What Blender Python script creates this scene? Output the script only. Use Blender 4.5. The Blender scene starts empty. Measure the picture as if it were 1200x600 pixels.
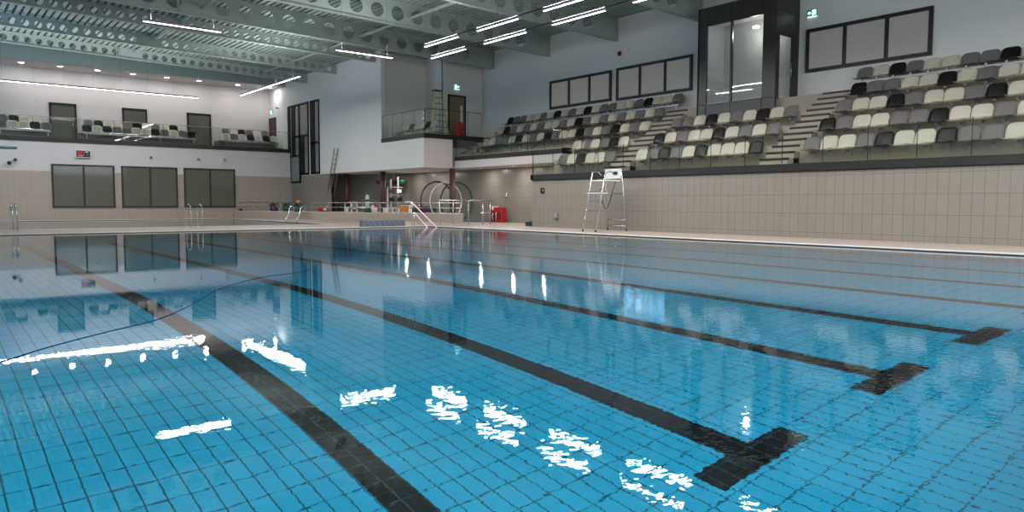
import bpy, bmesh, math, random
from math import pi, sin, cos, tan, atan, atan2, radians, hypot
from mathutils import Vector, Matrix
random.seed(7)
# ------------------------------------------------------------------ camera, light, exposure
# x runs across the lanes towards the spectator stand, y runs along the lanes, z up; the water is z = 0
F_PX, PITCH, HEAD, ROLL, EYE = 857.32, 0.0721, 0.6848, 0.0028, 0.9865
scene = bpy.context.scene
C = scene.collection
cam_d = bpy.data.cameras.new('camera'); cam = bpy.data.objects.new('camera', cam_d); C.objects.link(cam)
cam_d.sensor_width = 36.0; cam_d.lens = F_PX / 1200 * 36.0; cam_d.clip_end = 300; cam_d.clip_start = 0.05
_f = Vector((sin(HEAD) * cos(PITCH), cos(HEAD) * cos(PITCH), -sin(PITCH)))
_r = Vector((cos(HEAD), -sin(HEAD), 0)); _u = _r.cross(_f)
_r2 = _r * cos(ROLL) + _u * sin(ROLL); _u2 = _u * cos(ROLL) - _r * sin(ROLL)
cam.matrix_world = Matrix(((_r2.x, _u2.x, -_f.x, 0), (_r2.y, _u2.y, -_f.y, 0), (_r2.z, _u2.z, -_f.z, EYE), (0, 0, 0, 1)))
scene.camera = cam
EXPOSURE = 0.0
LAMP = 1.65
UPLIGHT = .75       # share of a hanging lamp's light that goes up to the roof
#           # overall lamp power
scene.view_settings.view_transform = 'Standard'; scene.view_settings.look = 'None'
scene.view_settings.exposure = EXPOSURE; scene.view_settings.gamma = 1.0
scene.view_settings.use_curve_mapping = False
world = bpy.data.worlds.new('world'); scene.world = world; world.use_nodes = True
world.node_tree.nodes['Background'].inputs[0].default_value = (0.55, 0.68, 0.8, 1)
world.node_tree.nodes['Background'].inputs[1].default_value = 0.1
cy = scene.cycles
cy.use_denoising = True; cy.max_bounces = 8; cy.diffuse_bounces = 4; cy.glossy_bounces = 4
cy.transmission_bounces = 6; cy.transparent_max_bounces = 16
cy.caustics_reflective = False; cy.caustics_refractive = True; cy.sample_clamp_indirect = 25.0
cy.blur_glossy = 0.0

# ------------------------------------------------------------------ helpers
def ray(x, y):
    r, u = x - 600, 300 - y
    r, u = r * cos(ROLL) - u * sin(ROLL), r * sin(ROLL) + u * cos(ROLL)
    fh = F_PX * cos(PITCH) + u * sin(PITCH); z = u * cos(PITCH) - F_PX * sin(PITCH)
    th = atan2(r, fh) + HEAD; n = hypot(r, fh)
    return n * sin(th), n * cos(th), z
def atY(x, y, Y): a, b, c = ray(x, y); t = Y / b; return Vector((a * t, Y, EYE + c * t))
def atX(x, y, X): a, b, c = ray(x, y); t = X / a; return Vector((X, b * t, EYE + c * t))
def xat(px, Y): return atY(px, 239, Y).x
def yat(px, X): return atX(px, 239, X).y

def lin(c):
    return tuple((v / 12.92 if v <= .04045 else ((v + .055) / 1.055) ** 2.4) for v in c)
def mat(name, col, rough=.5, metal=0., spec=.5, emit=None, es=1., coat=0.):
    m = bpy.data.materials.new(name); m.use_nodes = True
    b = m.node_tree.nodes['Principled BSDF']
    b.inputs['Base Color'].default_value = (*col, 1); b.inputs['Roughness'].default_value = rough
    b.inputs['Metallic'].default_value = metal; b.inputs['Specular IOR Level'].default_value = spec
    b.inputs['Coat Weight'].default_value = coat
    if emit: b.inputs['Emission Color'].default_value = (*emit, 1); b.inputs['Emission Strength'].default_value = es
    return m
def vary(m, amount=.08, scale=3., rscale=None):
    """a soft mottled variation of the base colour, as real paint and concrete show"""
    nt = m.node_tree; b = nt.nodes['Principled BSDF']; col = b.inputs['Base Color'].default_value[:]
    tc = nt.nodes.new('ShaderNodeTexCoord'); n = nt.nodes.new('ShaderNodeTexNoise'); n.inputs['Scale'].default_value = scale
    n.inputs['Detail'].default_value = 4
    mx = nt.nodes.new('ShaderNodeMix'); mx.data_type = 'RGBA'
    mx.inputs[6].default_value = (*[c * (1 - amount) for c in col[:3]], 1); mx.inputs[7].default_value = (*[min(1, c * (1 + amount)) for c in col[:3]], 1)
    nt.links.new(tc.outputs['Object'], n.inputs['Vector']); nt.links.new(n.outputs['Fac'], mx.inputs[0])
    nt.links.new(mx.outputs[2], b.inputs['Base Color']); return m
def tile_mat(name, c1, c2, grout, w, h, mortar, axes, offs=(0, 0), rough=.3, bump=.2, noise=.04, offset=0.):
    """rectangular tiles w x h on the plane named by two object axes"""
    m = mat(name, c1, rough); nt = m.node_tree; b = nt.nodes['Principled BSDF']
    tc = nt.nodes.new('ShaderNodeTexCoord'); sp = nt.nodes.new('ShaderNodeSeparateXYZ'); cb = nt.nodes.new('ShaderNodeCombineXYZ')
    nt.links.new(tc.outputs['Object'], sp.inputs[0])
    for i, ax in enumerate(axes):
        a = nt.nodes.new('ShaderNodeMath'); a.operation = 'ADD'; a.inputs[1].default_value = offs[i]
        nt.links.new(sp.outputs['XYZ'.index(ax)], a.inputs[0]); nt.links.new(a.outputs[0], cb.inputs[i])
    br = nt.nodes.new('ShaderNodeTexBrick'); br.offset = offset; br.offset_frequency = 2; br.squash = 1
    br.inputs['Scale'].default_value = 1; br.inputs['Brick Width'].default_value = w; br.inputs['Row Height'].default_value = h
    br.inputs['Mortar Size'].default_value = mortar; br.inputs['Mortar Smooth'].default_value = .1; br.inputs['Bias'].default_value = 0
    br.inputs['Color1'].default_value = (*c1, 1); br.inputs['Color2'].default_value = (*c2, 1); br.inputs['Mortar'].default_value = (*grout, 1)
    nt.links.new(cb.outputs[0], br.inputs['Vector'])
    nt.links.new(br.outputs['Color'], b.inputs['Base Color'])
    if bump:
        bp = nt.nodes.new('ShaderNodeBump'); bp.inputs['Strength'].default_value = bump; bp.inputs['Distance'].default_value = .003; bp.invert = True
        nt.links.new(br.outputs['Fac'], bp.inputs['Height']); nt.links.new(bp.outputs[0], b.inputs['Normal'])
    return m
def thin_glass(name, tint, refl=1.5):
    m = bpy.data.materials.new(name); m.use_nodes = True; nt = m.node_tree; nt.nodes.clear()
    o = nt.nodes.new('ShaderNodeOutputMaterial'); t = nt.nodes.new('ShaderNodeBsdfTransparent'); g = nt.nodes.new('ShaderNodeBsdfGlossy')
    t.inputs[0].default_value = (*tint, 1); g.inputs['Roughness'].default_value = .01; g.inputs[0].default_value = (.9, .95, .93, 1)
    fr = nt.nodes.new('ShaderNodeFresnel'); fr.inputs[0].default_value = refl
    mx = nt.nodes.new('ShaderNodeMixShader')
    ge = nt.nodes.new('ShaderNodeNewGeometry'); iv = nt.nodes.new('ShaderNodeMath'); iv.operation = 'SUBTRACT'; iv.inputs[0].default_value = 1; nt.links.new(ge.outputs['Backfacing'], iv.inputs[1])
    ml = nt.nodes.new('ShaderNodeMath'); ml.operation = 'MULTIPLY'; nt.links.new(fr.outputs[0], ml.inputs[0]); nt.links.new(iv.outputs[0], ml.inputs[1])
    nt.links.new(ml.outputs[0], mx.inputs[0]); nt.links.new(t.outputs[0], mx.inputs[1]); nt.links.new(g.outputs[0], mx.inputs[2])
    nt.links.new(mx.outputs[0], o.inputs[0]); return m

class MB:
    """collects shapes and links them as ONE mesh object"""
    def __init__(s): s.bm = bmesh.new(); s.mi = 0
    def _tag(s, n0):
        for f in list(s.bm.faces)[n0:]: f.material_index = s.mi
    def box(s, x0, x1, y0, y1, z0, z1):
        n0 = len(s.bm.faces)
        v = [s.bm.verts.new((x, y, z)) for x in (x0, x1) for y in (y0, y1) for z in (z0, z1)]
        for q in ((0, 1, 3, 2), (4, 6, 7, 5), (0, 4, 5, 1), (2, 3, 7, 6), (0, 2, 6, 4), (1, 5, 7, 3)): s.bm.faces.new([v[i] for i in q])
        s._tag(n0); return s
    def bbox(s, x0, x1, y0, y1, z0, z1, r=.01, seg=2):
        """a box with rounded edges"""
        b2 = bmesh.new(); bmesh.ops.create_cube(b2, size=1)
        for v in b2.verts: v.co = Vector(((x0 + x1) / 2 + v.co.x * (x1 - x0), (y0 + y1) / 2 + v.co.y * (y1 - y0), (z0 + z1) / 2 + v.co.z * (z1 - z0)))
        bmesh.ops.bevel(b2, geom=b2.edges[:], offset=r, segments=seg, affect='EDGES', profile=.5)
        return s.merge(b2)
    def merge(s, b2):
        n0 = len(s.bm.faces); mp = {}
        for v in b2.verts: mp[v] = s.bm.verts.new(v.co)
        for f in b2.faces:
            g = s.bm.faces.new([mp[v] for v in f.verts]); g.smooth = f.smooth
        s._tag(n0); b2.free(); return s
    def quad(s, *p):
        n0 = len(s.bm.faces); s.bm.faces.new([s.bm.verts.new(q) for q in p]); s._tag(n0); return s
    def tube(s, pts, r, n=8, close=False, smooth=True, caps=True):
        n0 = len(s.bm.faces); P = [Vector(p) for p in pts]; rings = []; m = len(P); prev = None
        for i, p in enumerate(P):
            if close: d = (P[(i + 1) % m] - P[i - 1])
            else: d = (P[min(i + 1, m - 1)] - P[max(i - 1, 0)])
            d.normalize()
            if prev is None: a = d.orthogonal().normalized()
            else: a = (prev - d * prev.dot(d)); a = a.normalized() if a.length > 1e-5 else d.orthogonal().normalized()
            prev = a; b = d.cross(a); rr = r[i] if isinstance(r, (list, tuple)) else r
            rings.append([s.bm.verts.new(p + (a * cos(2 * pi * k / n) + b * sin(2 * pi * k / n)) * rr) for k in range(n)])
        for i in range(m if close else m - 1):
            A, B = rings[i], rings[(i + 1) % m]
            for k in range(n):
                f = s.bm.faces.new((A[k], A[(k + 1) % n], B[(k + 1) % n], B[k])); f.smooth = smooth
        if caps and not close:
            s.bm.faces.new(rings[0][::-1]); s.bm.faces.new(rings[-1])
        s._tag(n0); return s
    def lathe(s, prof, c=(0, 0, 0), n=20, axis='z'):
        """(radius, height) pairs turned about an upright axis"""
        n0 = len(s.bm.faces); rings = []
        def P(r, h, k):
            a = 2 * pi * k / n
            return Vector(c) + (Vector((r * cos(a), r * sin(a), h)) if axis == 'z' else Vector((r * cos(a), h, r * sin(a))) if axis == 'y' else Vector((h, r * cos(a), r * sin(a))))
        for r, h in prof: rings.append([s.bm.verts.new(P(r, h, k)) for k in range(n)])
        for A, B in zip(rings, rings[1:]):
            for k in range(n):
                f = s.bm.faces.new((A[k], A[(k + 1) % n], B[(k + 1) % n], B[k])); f.smooth = True
        for R in (rings[0], rings[-1]):
            try: s.bm.faces.new(R)
            except ValueError: pass
        s._tag(n0); return s
    def prism(s, poly, lo, hi, axis='z'):
        """a closed outline pushed along an axis"""
        n0 = len(s.bm.faces)
        def P(a, b, h): return (a, b, h) if axis == 'z' else (a, h, b) if axis == 'y' else (h, a, b)
        A = [s.bm.verts.new(P(a, b, lo)) for a, b in poly]; B = [s.bm.verts.new(P(a, b, hi)) for a, b in poly]
        s.bm.faces.new(A[::-1]); s.bm.faces.new(B); m = len(poly)
        for i in range(m): s.bm.faces.new((A[i], A[(i + 1) % m], B[(i + 1) % m], B[i]))
        s._tag(n0); return s
    def build(s, name, m, parent=None, loc=None, rz=0):
        bmesh.ops.recalc_face_normals(s.bm, faces=s.bm.faces)
        me = bpy.data.meshes.new(name); s.bm.to_mesh(me); s.bm.free()
        for q in (m if isinstance(m, (list, tuple)) else [m]): me.materials.append(q)
        o = bpy.data.objects.new(name, me); C.objects.link(o)
        if parent is not None: o.parent = parent
        if loc is not None: o.location = loc
        o.rotation_euler.z = rz
        return o
def tag(o, label, cat, group=None, kind=None):
    o['label'] = label; o['category'] = cat
    if group: o['group'] = group
    if kind: o['kind'] = kind
    return o
def empty(name, loc, label, cat, group=None, rz=0):
    o = bpy.data.objects.new(name, None); C.objects.link(o); o.location = loc; o.rotation_euler.z = rz
    o.empty_display_size = .1
    return tag(o, label, cat, group)
def struct(o, label=None):
    o['kind'] = 'structure'
    if label: o['label'] = label
    return o
def copy_tree(o, parent=None):
    c = o.copy(); C.objects.link(c)
    if parent is not None: c.parent = parent
    for ch in o.children: copy_tree(ch, c)
    return c
ORD = 'first second third fourth fifth sixth seventh eighth ninth tenth eleventh twelfth thirteenth fourteenth fifteenth sixteenth seventeenth eighteenth nineteenth twentieth twenty-first twenty-second twenty-third'.split()

# ------------------------------------------------------------------ materials
WALL = vary(mat('wall_paint', (.70, .715, .705), .6), .02, .4)
WALLW = vary(mat('wall_paint_white', (.66, .63, .63), .6), .02, .4)
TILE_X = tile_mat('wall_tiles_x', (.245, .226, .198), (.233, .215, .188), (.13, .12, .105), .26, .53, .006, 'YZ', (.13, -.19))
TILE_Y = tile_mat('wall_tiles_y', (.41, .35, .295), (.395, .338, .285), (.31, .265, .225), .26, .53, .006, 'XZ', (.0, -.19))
DECK = tile_mat('deck_tiles', (.40, .335, .295), (.385, .322, .285), (.31, .265, .235), .2, .2, .006, 'XY', rough=.45)
COPING = mat('coping_white', (.6, .58, .55), .3)
GUTTER = mat('gutter_dark', (.02, .02, .02), .5)
POOL_BLUE = tile_mat('pool_tile_blue', (.025, .46, .74), (.022, .44, .72), (.006, .11, .19), .125, .25, .0055, 'XY', (-.0825, 0.), rough=.35, bump=0)
POOL_BLACK = tile_mat('pool_tile_black', (.006, .008, .010), (.008, .010, .012), (.03, .07, .09), .125, .25, .006, 'XY', (-.0825, 0.), rough=.35, bump=0)
POOL_WALL = tile_mat('pool_wall_tile', (.30, .47, .55), (.28, .45, .53), (.08, .16, .2), .25, .125, .008, 'YZ', rough=.35, bump=0)
POOL_WALLY = tile_mat('pool_wall_tile_end', (.30, .47, .55), (.28, .45, .53), (.08, .16, .2), .25, .125, .008, 'XZ', rough=.35, bump=0)
POOL2 = tile_mat('second_pool_tile', (.22, .36, .40), (.21, .34, .38), (.08, .14, .17), .25, .25, .009, 'XY', rough=.35, bump=0)
CEIL_PAINT = mat('ceiling_paint', (.30, .385, .37), .55)
CEIL_DARK = mat('ceiling_dark', (.025, .055, .06), .8)
STEELP = mat('beam_paint', (.36, .43, .41), .5)
CONC = vary(mat('stand_concrete', (.34, .30, .25), .7), .06, 1.5)
NOSE = mat('step_nosing', (.012, .011, .011), .5)
BAND = mat('fascia_dark', (.014, .013, .013), .45)
FRAME = mat('frame_dark', (.014, .012, .011), .4)
BOOTH = mat('booth_cladding', (.022, .017, .016), .35)
PANE_DK = mat('pane_olive', (.125, .13, .105), .06, spec=.35)
PANE_LT = mat('pane_blind', (.22, .22, .215), .25, spec=.6, emit=(1, .96, .9), es=.09)
CREAM = mat('plastic_cream', (.86, .82, .72), .35); GREY = mat('plastic_grey', (.28, .265, .268), .4); BLACK = mat('plastic_black', (.014, .013, .014), .35)
STEEL = mat('steel', (.6, .6, .6), .25, 1.); GALV = mat('galvanised', (.35, .38, .40), .45, .7); CHROME = mat('chrome', (.8, .8, .8), .12, 1.)
WHITE = mat('white_plastic', (.75, .75, .73), .4); RED = mat('red_plastic', (.42, .012, .012), .4); BROWN = mat('brown_cladding', (.075, .032, .026), .5)
WOOD = mat('wood_door', (.21, .155, .11), .5); YEL = mat('yellow_paint', (.55, .50, .08), .45)
GREEN = mat('green_plastic', (.008, .075, .035), .4); PURP = mat('purple_plastic', (.07, .02, .09), .4); MAROON = mat('maroon_plastic', (.12, .02, .03), .4)
ORANGE = mat('orange_plastic', (.5, .20, .04), .5); NAVY = mat('navy_plastic', (.015, .022, .06), .4); PINK = mat('pink_rail', (.82, .58, .72), .3)
GLASS = thin_glass('balustrade_glass', (.925, .95, .935)); CLEAR = thin_glass('clear_glass', (.96, .975, .97))
LED = mat('led_diffuser', (.8, .8, .8), .5, emit=(1, .93, .90), es=12.)
SPOT = mat('spot_diffuser', (.8, .8, .8), .5, emit=(1, .93, .85), es=18.)
HOUSING = mat('lamp_housing', (.34, .27, .38), .5)

for _m in (POOL_BLUE, POOL_BLACK): _m.node_tree.nodes['Principled BSDF'].inputs['Specular IOR Level'].default_value = .08
# ------------------------------------------------------------------ plan (metres)
PX0, PX1, PY0, PY1 = -1.9, 16.5, 0.45, 25.8       # main pool
SX0, SX1, SY0, SY1 = -1.5, 14.3, 30.0, 43.6       # second pool
XB = 19.4                                         # white wall over the undercroft
XM = 19.6                                         # tiled front of the stand
XR = 25.0                                         # back wall of the stand
YL = 46.8; YG = 50.2                              # far end wall, gallery back wall
YC = 30.6                                         # corner of the side gallery
ZD = .03
def zroof(x): return 8.9 - .022 * x               # underside of the beams

# ------------------------------------------------------------------ water
def water_mat(name, s1, s2, amp):
    m = bpy.data.materials.new(name); m.use_nodes = True; nt = m.node_tree; nt.nodes.clear()
    o = nt.nodes.new('ShaderNodeOutputMaterial'); g = nt.nodes.new('ShaderNodeBsdfGlass'); g.inputs['IOR'].default_value = 1.333
    g.inputs['Roughness'].default_value = 0.; g.inputs['Color'].default_value = (1, 1, 1, 1)
    tc = nt.nodes.new('ShaderNodeTexCoord')
    mp = nt.nodes.new('ShaderNodeMapping'); mp.inputs['Rotation'].default_value = (0, 0, radians(25)); mp.inputs['Scale'].default_value = (1, 1.6, 1)
    n1 = nt.nodes.new('ShaderNodeTexNoise'); n1.inputs['Scale'].default_value = s1; n1.inputs['Detail'].default_value = 1.5; n1.inputs['Roughness'].default_value = .5
    n2 = nt.nodes.new('ShaderNodeTexNoise'); n2.inputs['Scale'].default_value = s2; n2.inputs['Detail'].default_value = 1
    # the breeze of the nearby inlet: livelier towards the near right corner of the pool
    sp = nt.nodes.new('ShaderNodeSeparateXYZ'); mr = nt.nodes.new('ShaderNodeMapRange'); mr.inputs[1].default_value = -1.; mr.inputs[2].default_value = 4.
    mr.inputs[3].default_value = .13; mr.inputs[4].default_value = 1.
    nt.links.new(tc.outputs['Object'], sp.inputs[0]); sb = nt.nodes.new('ShaderNodeMath'); sb.operation = 'MULTIPLY_ADD'; sb.inputs[1].default_value = -.3; nt.links.new(sp.outputs[1], sb.inputs[0]); nt.links.new(sp.outputs[0], sb.inputs[2])
    ad = nt.nodes.new('ShaderNodeMath'); ad.operation = 'ADD'; ad.inputs[1].default_value = 0.; nt.links.new(sb.outputs[0], ad.inputs[0]); nt.links.new(ad.outputs[0], mr.inputs[0])
    nt.links.new(tc.outputs['Object'], mp.inputs[0]); nt.links.new(mp.outputs[0], n1.inputs['Vector']); nt.links.new(tc.outputs['Object'], n2.inputs['Vector'])
    k = nt.nodes.new('ShaderNodeMath'); k.operation = 'MULTIPLY_ADD'; k.inputs[1].default_value = .8
    nt.links.new(n2.outputs['Fac'], k.inputs[0]); nt.links.new(n1.outputs['Fac'], k.inputs[2])
    mu = nt.nodes.new('ShaderNodeMath'); mu.operation = 'MULTIPLY'; nt.links.new(k.outputs[0], mu.inputs[0]); nt.links.new(mr.outputs[0], mu.inputs[1])
    bp = nt.nodes.new('ShaderNodeBump'); bp.inputs['Strength'].default_value = 1.; bp.inputs['Distance'].default_value = amp
    nt.links.new(mu.outputs[0], bp.inputs['Height']); nt.links.new(bp.outputs[0], g.inputs['Normal'])
    nt.links.new(g.outputs[0], o.inputs[0]); return m
WATER = water_mat('water', 16., 5., .00072)
w = MB().quad((PX0, PY0, 0), (PX1, PY0, 0), (PX1, PY1, 0), (PX0, PY1, 0)).build('pool_water', WATER); struct(w, 'clear blue water of the main swimming pool')
w2 = MB().quad((SX0, SY0, 0), (SX1, SY0, 0), (SX1 - .3, SY1, 0), (SX0, SY1, 0)).build('pool_water', water_mat('water_far', 8., 2., .0004)); struct(w2, 'calm water of the second pool beyond the main one')

# ------------------------------------------------------------------ pool basin
def zfloor(y): return -2.03 if y < 10 else -(2.03 + .085 * (y - 10))
LANES = [2.215 + 2.05 * k for k in range(-1, 7)]
TY0, TY1 = 2.545, 2.795
def near_line():
    xs = sorted(set([PX0, PX1] + [round(c + d, 4) for c in LANES for d in (-.5, -.125, .125, .5)]))
    ys = [PY0, TY0, TY1, 10., 23.35, 23.6, PY1]
    bm = bmesh.new(); G = {}
    for i, x in enumerate(xs):
        for j, y in enumerate(ys): G[i, j] = bm.verts.new((x, y, zfloor(y)))
    for i in range(len(xs) - 1):
        for j in range(len(ys) - 1):
            f = bm.faces.new((G[i, j], G[i + 1, j], G[i + 1, j + 1], G[i, j + 1])); cx = (xs[i] + xs[i + 1]) / 2
            d = min(abs(cx - c) for c in LANES)
            if (d < .125 and 1 <= j <= 4) or (d < .5 and j in (1, 4)): f.material_index = 1
    me = bpy.data.meshes.new('pool_floor'); bm.to_mesh(me); bm.free(); me.materials.append(POOL_BLUE); me.materials.append(POOL_BLACK)
    o = bpy.data.objects.new('floor_pool', me); C.objects.link(o); return o
fl = near_line(); struct(fl, 'blue tiled pool floor with black lane lines')
D = 4.2
b = MB(); b.box(PX1, PX1 + .15, PY0 - .15, PY1 + .15, -D, -.02).box(PX0 - .15, PX0, PY0 - .15, PY1 + .15, -D, -.02)
pw = b.build('wall_pool_side', POOL_WALL); struct(pw)
b = MB(); b.box(PX0, PX1, PY1, PY1 + .15, -D, -.02).box(PX0, PX1, PY0 - .15, PY0, -D, -.02)
pw = b.build('wall_pool_end', POOL_WALLY); struct(pw)
b = MB(); b.box(SX0 - .1, SX1 + .1, SY0 - .1, SY1 + .1, -1.7, -1.6).box(SX1, SX1 + .1, SY0, SY1, -1.6, -.02).box(SX0 - .1, SX0, SY0, SY1, -1.6, -.02)
b.box(SX0, SX1, SY1, SY1 + .1, -1.6, -.02).box(SX0, SX1, SY0 - .1, SY0, -1.6, -.02)
struct(b.build('floor_second_pool', POOL2))
# deck around the two pools, in one slab with two openings
b = MB()
XW0, YW0 = -4.0, -5.0
for (x0, x1, y0, y1) in ((XW0, PX0, YW0, YG), (PX1, 23.2, YW0, SY0), (PX0, PX1, YW0, PY0), (PX0, PX1, PY1, SY0), (SX1, 23.2, SY0, YG), (PX0, SX0, SY0, YG), (SX0, SX1, SY1, YG)):
    b.box(x0, x1, y0, y1, -.25, ZD)
struct(b.build('floor', DECK), 'beige tiled pool deck')
def coping(x0, x1, y0, y1, nm):
    b = MB()
    w_ = .14
    for (a, bb, c, d) in ((x0 - w_, x0 + .03, y0 - w_, y1 + w_), (x1 - .03, x1 + w_, y0 - w_, y1 + w_), (x0, x1, y0 - w_, y0 + .03), (x0, x1, y1 - .03, y1 + w_)):
        b.bbox(a, bb, c, d, .012, .045, .008, 1)
    b.mi = 1
    for (a, bb, c, d) in ((x0, x0 + .02, y0, y1), (x1 - .02, x1, y0, y1), (x0, x1, y0, y0 + .02), (x0, x1, y1 - .02, y1)):
        b.box(a, bb, c, d, -.03, .012)
    struct(b.build(nm, [COPING, GUTTER]))
coping(PX0, PX1, PY0, PY1, 'trim_pool_edge'); coping(SX0, SX1, SY0, SY1, 'trim_second_pool_edge')
# ------------------------------------------------------------------ raised pool surround
blk = [(15.6, 46.7), (20.87, 29.4), (21.3, 29.9), (20.35, 34.0), (22.7, 34.0), (22.7, 37.4), (20.25, 42.9), (19.35, 43.0), (19.35, 46.7)]
bk = MB().prism(blk, ZD, .43).build('floor_raised_surround', tile_mat('surround_tiles', (.45, .375, .315), (.435, .363, .305), (.34, .285, .24), .4, .2, .006, 'YZ', rough=.35)); struct(bk, 'low beige tiled surround of the raised play pool')
bt = MB().prism([(x, y) for x, y in blk], .43, .46).build('trim_surround_top', COPING); struct(bt)

# ------------------------------------------------------------------ walls
ZT = 2.65
def wallbox(name, m, *a, z=None):
    b = MB(); b.box(*a); return struct(b.build(name, m))
# far end wall: tiles below, white above, gallery above that
b = MB().box(XW0, XB + .2, YL, YL + .25, 0, ZT); wl = struct(b.build('wall_end_tiled', TILE_Y))
wallbox('wall_end_white', WALLW, XW0, XB + .2, YL, YL + .25, ZT, 4.24)
wallbox('wall_gallery_back', WALLW, XW0, XB + .5, YG + .3, YG + .5, 4.2, 9.0)
wallbox('floor_gallery', CONC, XW0, XB, YL, YG + .3, 4.24, 4.33)
wallbox('trim_gallery_edge', BAND, XW0, XB + .0, YL - .08, YL + .1, 4.24, 4.47)
wallbox('ceiling_gallery', WALLW, XW0, XB + .2, 47.7, YG + .4, 8.68, 8.75)
wallbox('trim_gallery_fascia', CEIL_PAINT, XW0, XB + .2, 47.55, 47.7, 8.6, 9.9)
# wall over the undercroft, facing the pool
b = MB(); b.box(XB, XB + .25, YL, YG + .5, 4.2, 9.4).box(XB, XB + .25, 34.75, YL, 2.72, 9.4)
struct(b.build('wall_side_white', WALL))
b = MB(); b.box(XB, XB + .25, YC, 34.75, 2.72, 4.16); struct(b.build('wall_side_gallery_front', WALL))
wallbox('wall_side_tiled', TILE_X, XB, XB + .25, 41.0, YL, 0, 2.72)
wallbox('wall_gallery_corner', mat('wall_warm_light', (.60, .555, .545), .6), XB + .01, 21.1, YC - .02, YC + .2, 2.72, 4.16)  # the different light on this face is put into its warmer colour
# recess of the side gallery
wallbox('floor_side_gallery', CONC, XB + .2, XR, YC, 35.3, 4.16, 4.32)
b = MB(); b.box(XB - .02, XB + .15, YC - .08, 34.75, 4.16, 4.38).box(XB, 23.0, YC - .1, YC + .08, 4.16, 4.38); struct(b.build('trim_side_gallery_edge', BAND))
wallbox('wall_recess_back', WALL, XB + .2, 22.5, 35.1, 35.3, 4.3, 9.4)
wallbox('wall_recess_return', WALL, 22.42, 22.6, 33.4, 35.2, 4.3, 9.4)
wallbox('wall_recess_door', WALL, 22.42, XR + .2, 33.3, 33.5, 4.3, 9.4)
# back wall of the stand
wallbox('wall_stand_back', WALL, XR, XR + .25, YW0, 33.4, 0, 9.4)
# undercroft
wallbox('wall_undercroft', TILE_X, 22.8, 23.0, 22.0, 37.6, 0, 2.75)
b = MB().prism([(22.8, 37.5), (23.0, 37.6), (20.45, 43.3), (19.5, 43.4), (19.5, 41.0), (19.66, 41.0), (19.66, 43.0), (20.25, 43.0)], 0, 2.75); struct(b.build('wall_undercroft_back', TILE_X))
b = MB().prism([(XB + .05, YC + .1), (XB + .05, 43.3), (23.0, 43.3), (23.0, 22.8), (21.25, 22.8), (21.25, YC + .1)], 2.72, 2.78); struct(b.build('ceiling_undercroft', WALLW))
# side and near walls, with a daylight window in the side wall
b = MB(); wy0, wy1, wz0, wz1 = 34.8, 38.9, 5.75, 7.9
b.box(XW0 - .2, XW0, YW0, wy0, 0, 9.9).box(XW0 - .2, XW0, wy1, YG + .5, 0, 9.9).box(XW0 - .2, XW0, wy0, wy1, 0, wz0).box(XW0 - .2, XW0, wy0, wy1, wz1, 9.9)
struct(b.build('wall_opposite', WALLW))
wr = MB()
for y in (wy0, wy0 + 1.02, wy0 + 2.05, wy0 + 3.07, wy1): wr.box(XW0 - .1, XW0 - .02, y - .04, y + .04, wz0, wz1)
wr.box(XW0 - .1, XW0 - .02, wy0, wy1, wz0, wz0 + .07).box(XW0 - .1, XW0 - .02, wy0, wy1, wz1 - .07, wz1)
wf = struct(wr.build('window_1', FRAME)); MB().box(XW0 - .16, XW0 - .14, wy0, wy1, wz0, wz1).build('glow_pane', mat('daylight', (.2, .4, .6), .5, emit=(.36, .68, 1.), es=24), wf)

FILL_NEAR = 4.5             # glow of unseen glazing behind the camera, added to brighten the hall
b = MB()
gx0, gx1, gz0, gz1 = 3.0, 20.0, 4.2, 7.9
b.box(XW0 - .2, gx0, YW0 - .2, YW0, 0, 9.9).box(gx1, XR + .2, YW0 - .2, YW0, 0, 9.9).box(gx0, gx1, YW0 - .2, YW0, 0, gz0).box(gx0, gx1, YW0 - .2, YW0, gz1, 9.9)
struct(b.build('wall_near', WALLW))
b = MB()
for k in range(11): x = gx0 + (gx1 - gx0) * k / 10; b.box(x - .05, x + .05, YW0 - .12, YW0, gz0, gz1)
for z in (gz0, gz1 - .1, (gz0 + gz1) / 2): b.box(gx0, gx1, YW0 - .12, YW0, z, z + .1)
o = struct(b.build('window_10', FRAME)); MB().box(gx0, gx1, YW0 - .18, YW0 - .15, gz0, gz1).build('glow_pane', mat('fill_glow_near', (.3, .4, .5), .5, emit=(.95, .97, 1.), es=FILL_NEAR), o)
# ------------------------------------------------------------------ roof
b = MB(); 
def roofbox(b, x0, x1, y0, y1, dz0, dz1):
    z0, z1 = zroof(x0), zroof(x1)
    b.prism([(x0, z0 + dz0), (x1, z1 + dz0), (x1, z1 + dz1), (x0, z0 + dz1)], y0, y1, 'y')
FILL_ROOF = 2.15             # glow of an unseen roof panel, added to brighten the near pool
rx0, rx1, ry0, ry1 = -1.5, 10.5, -3.5, 11.0
for q in ((XW0 - .2, rx0, YW0 - .2, 47.7), (rx1, XR + .2, YW0 - .2, 47.7), (rx0, rx1, YW0 - .2, ry0), (rx0, rx1, ry1, 47.7)): roofbox(b, *q, 1.10, 1.16)
struct(b.build('ceiling', CEIL_DARK))
b = MB(); roofbox(b, XW0, XR, 34.0, 47.6, .68, .72); struct(b.build('ceiling_far', CEIL_DARK))
b = MB(); roofbox(b, XW0, XR, 33.95, 34.05, .5, 1.1); struct(b.build('trim_roof_step', CEIL_PAINT))
b = MB()
for k in range(9): x = rx0 + (rx1 - rx0) * k / 8; roofbox(b, x - .04, x + .04, ry0, ry1, 1.07, 1.16)
for k in range(9): y = ry0 + (ry1 - ry0) * k / 8; roofbox(b, rx0, rx1, y - .04, y + .04, 1.07, 1.16)
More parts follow.
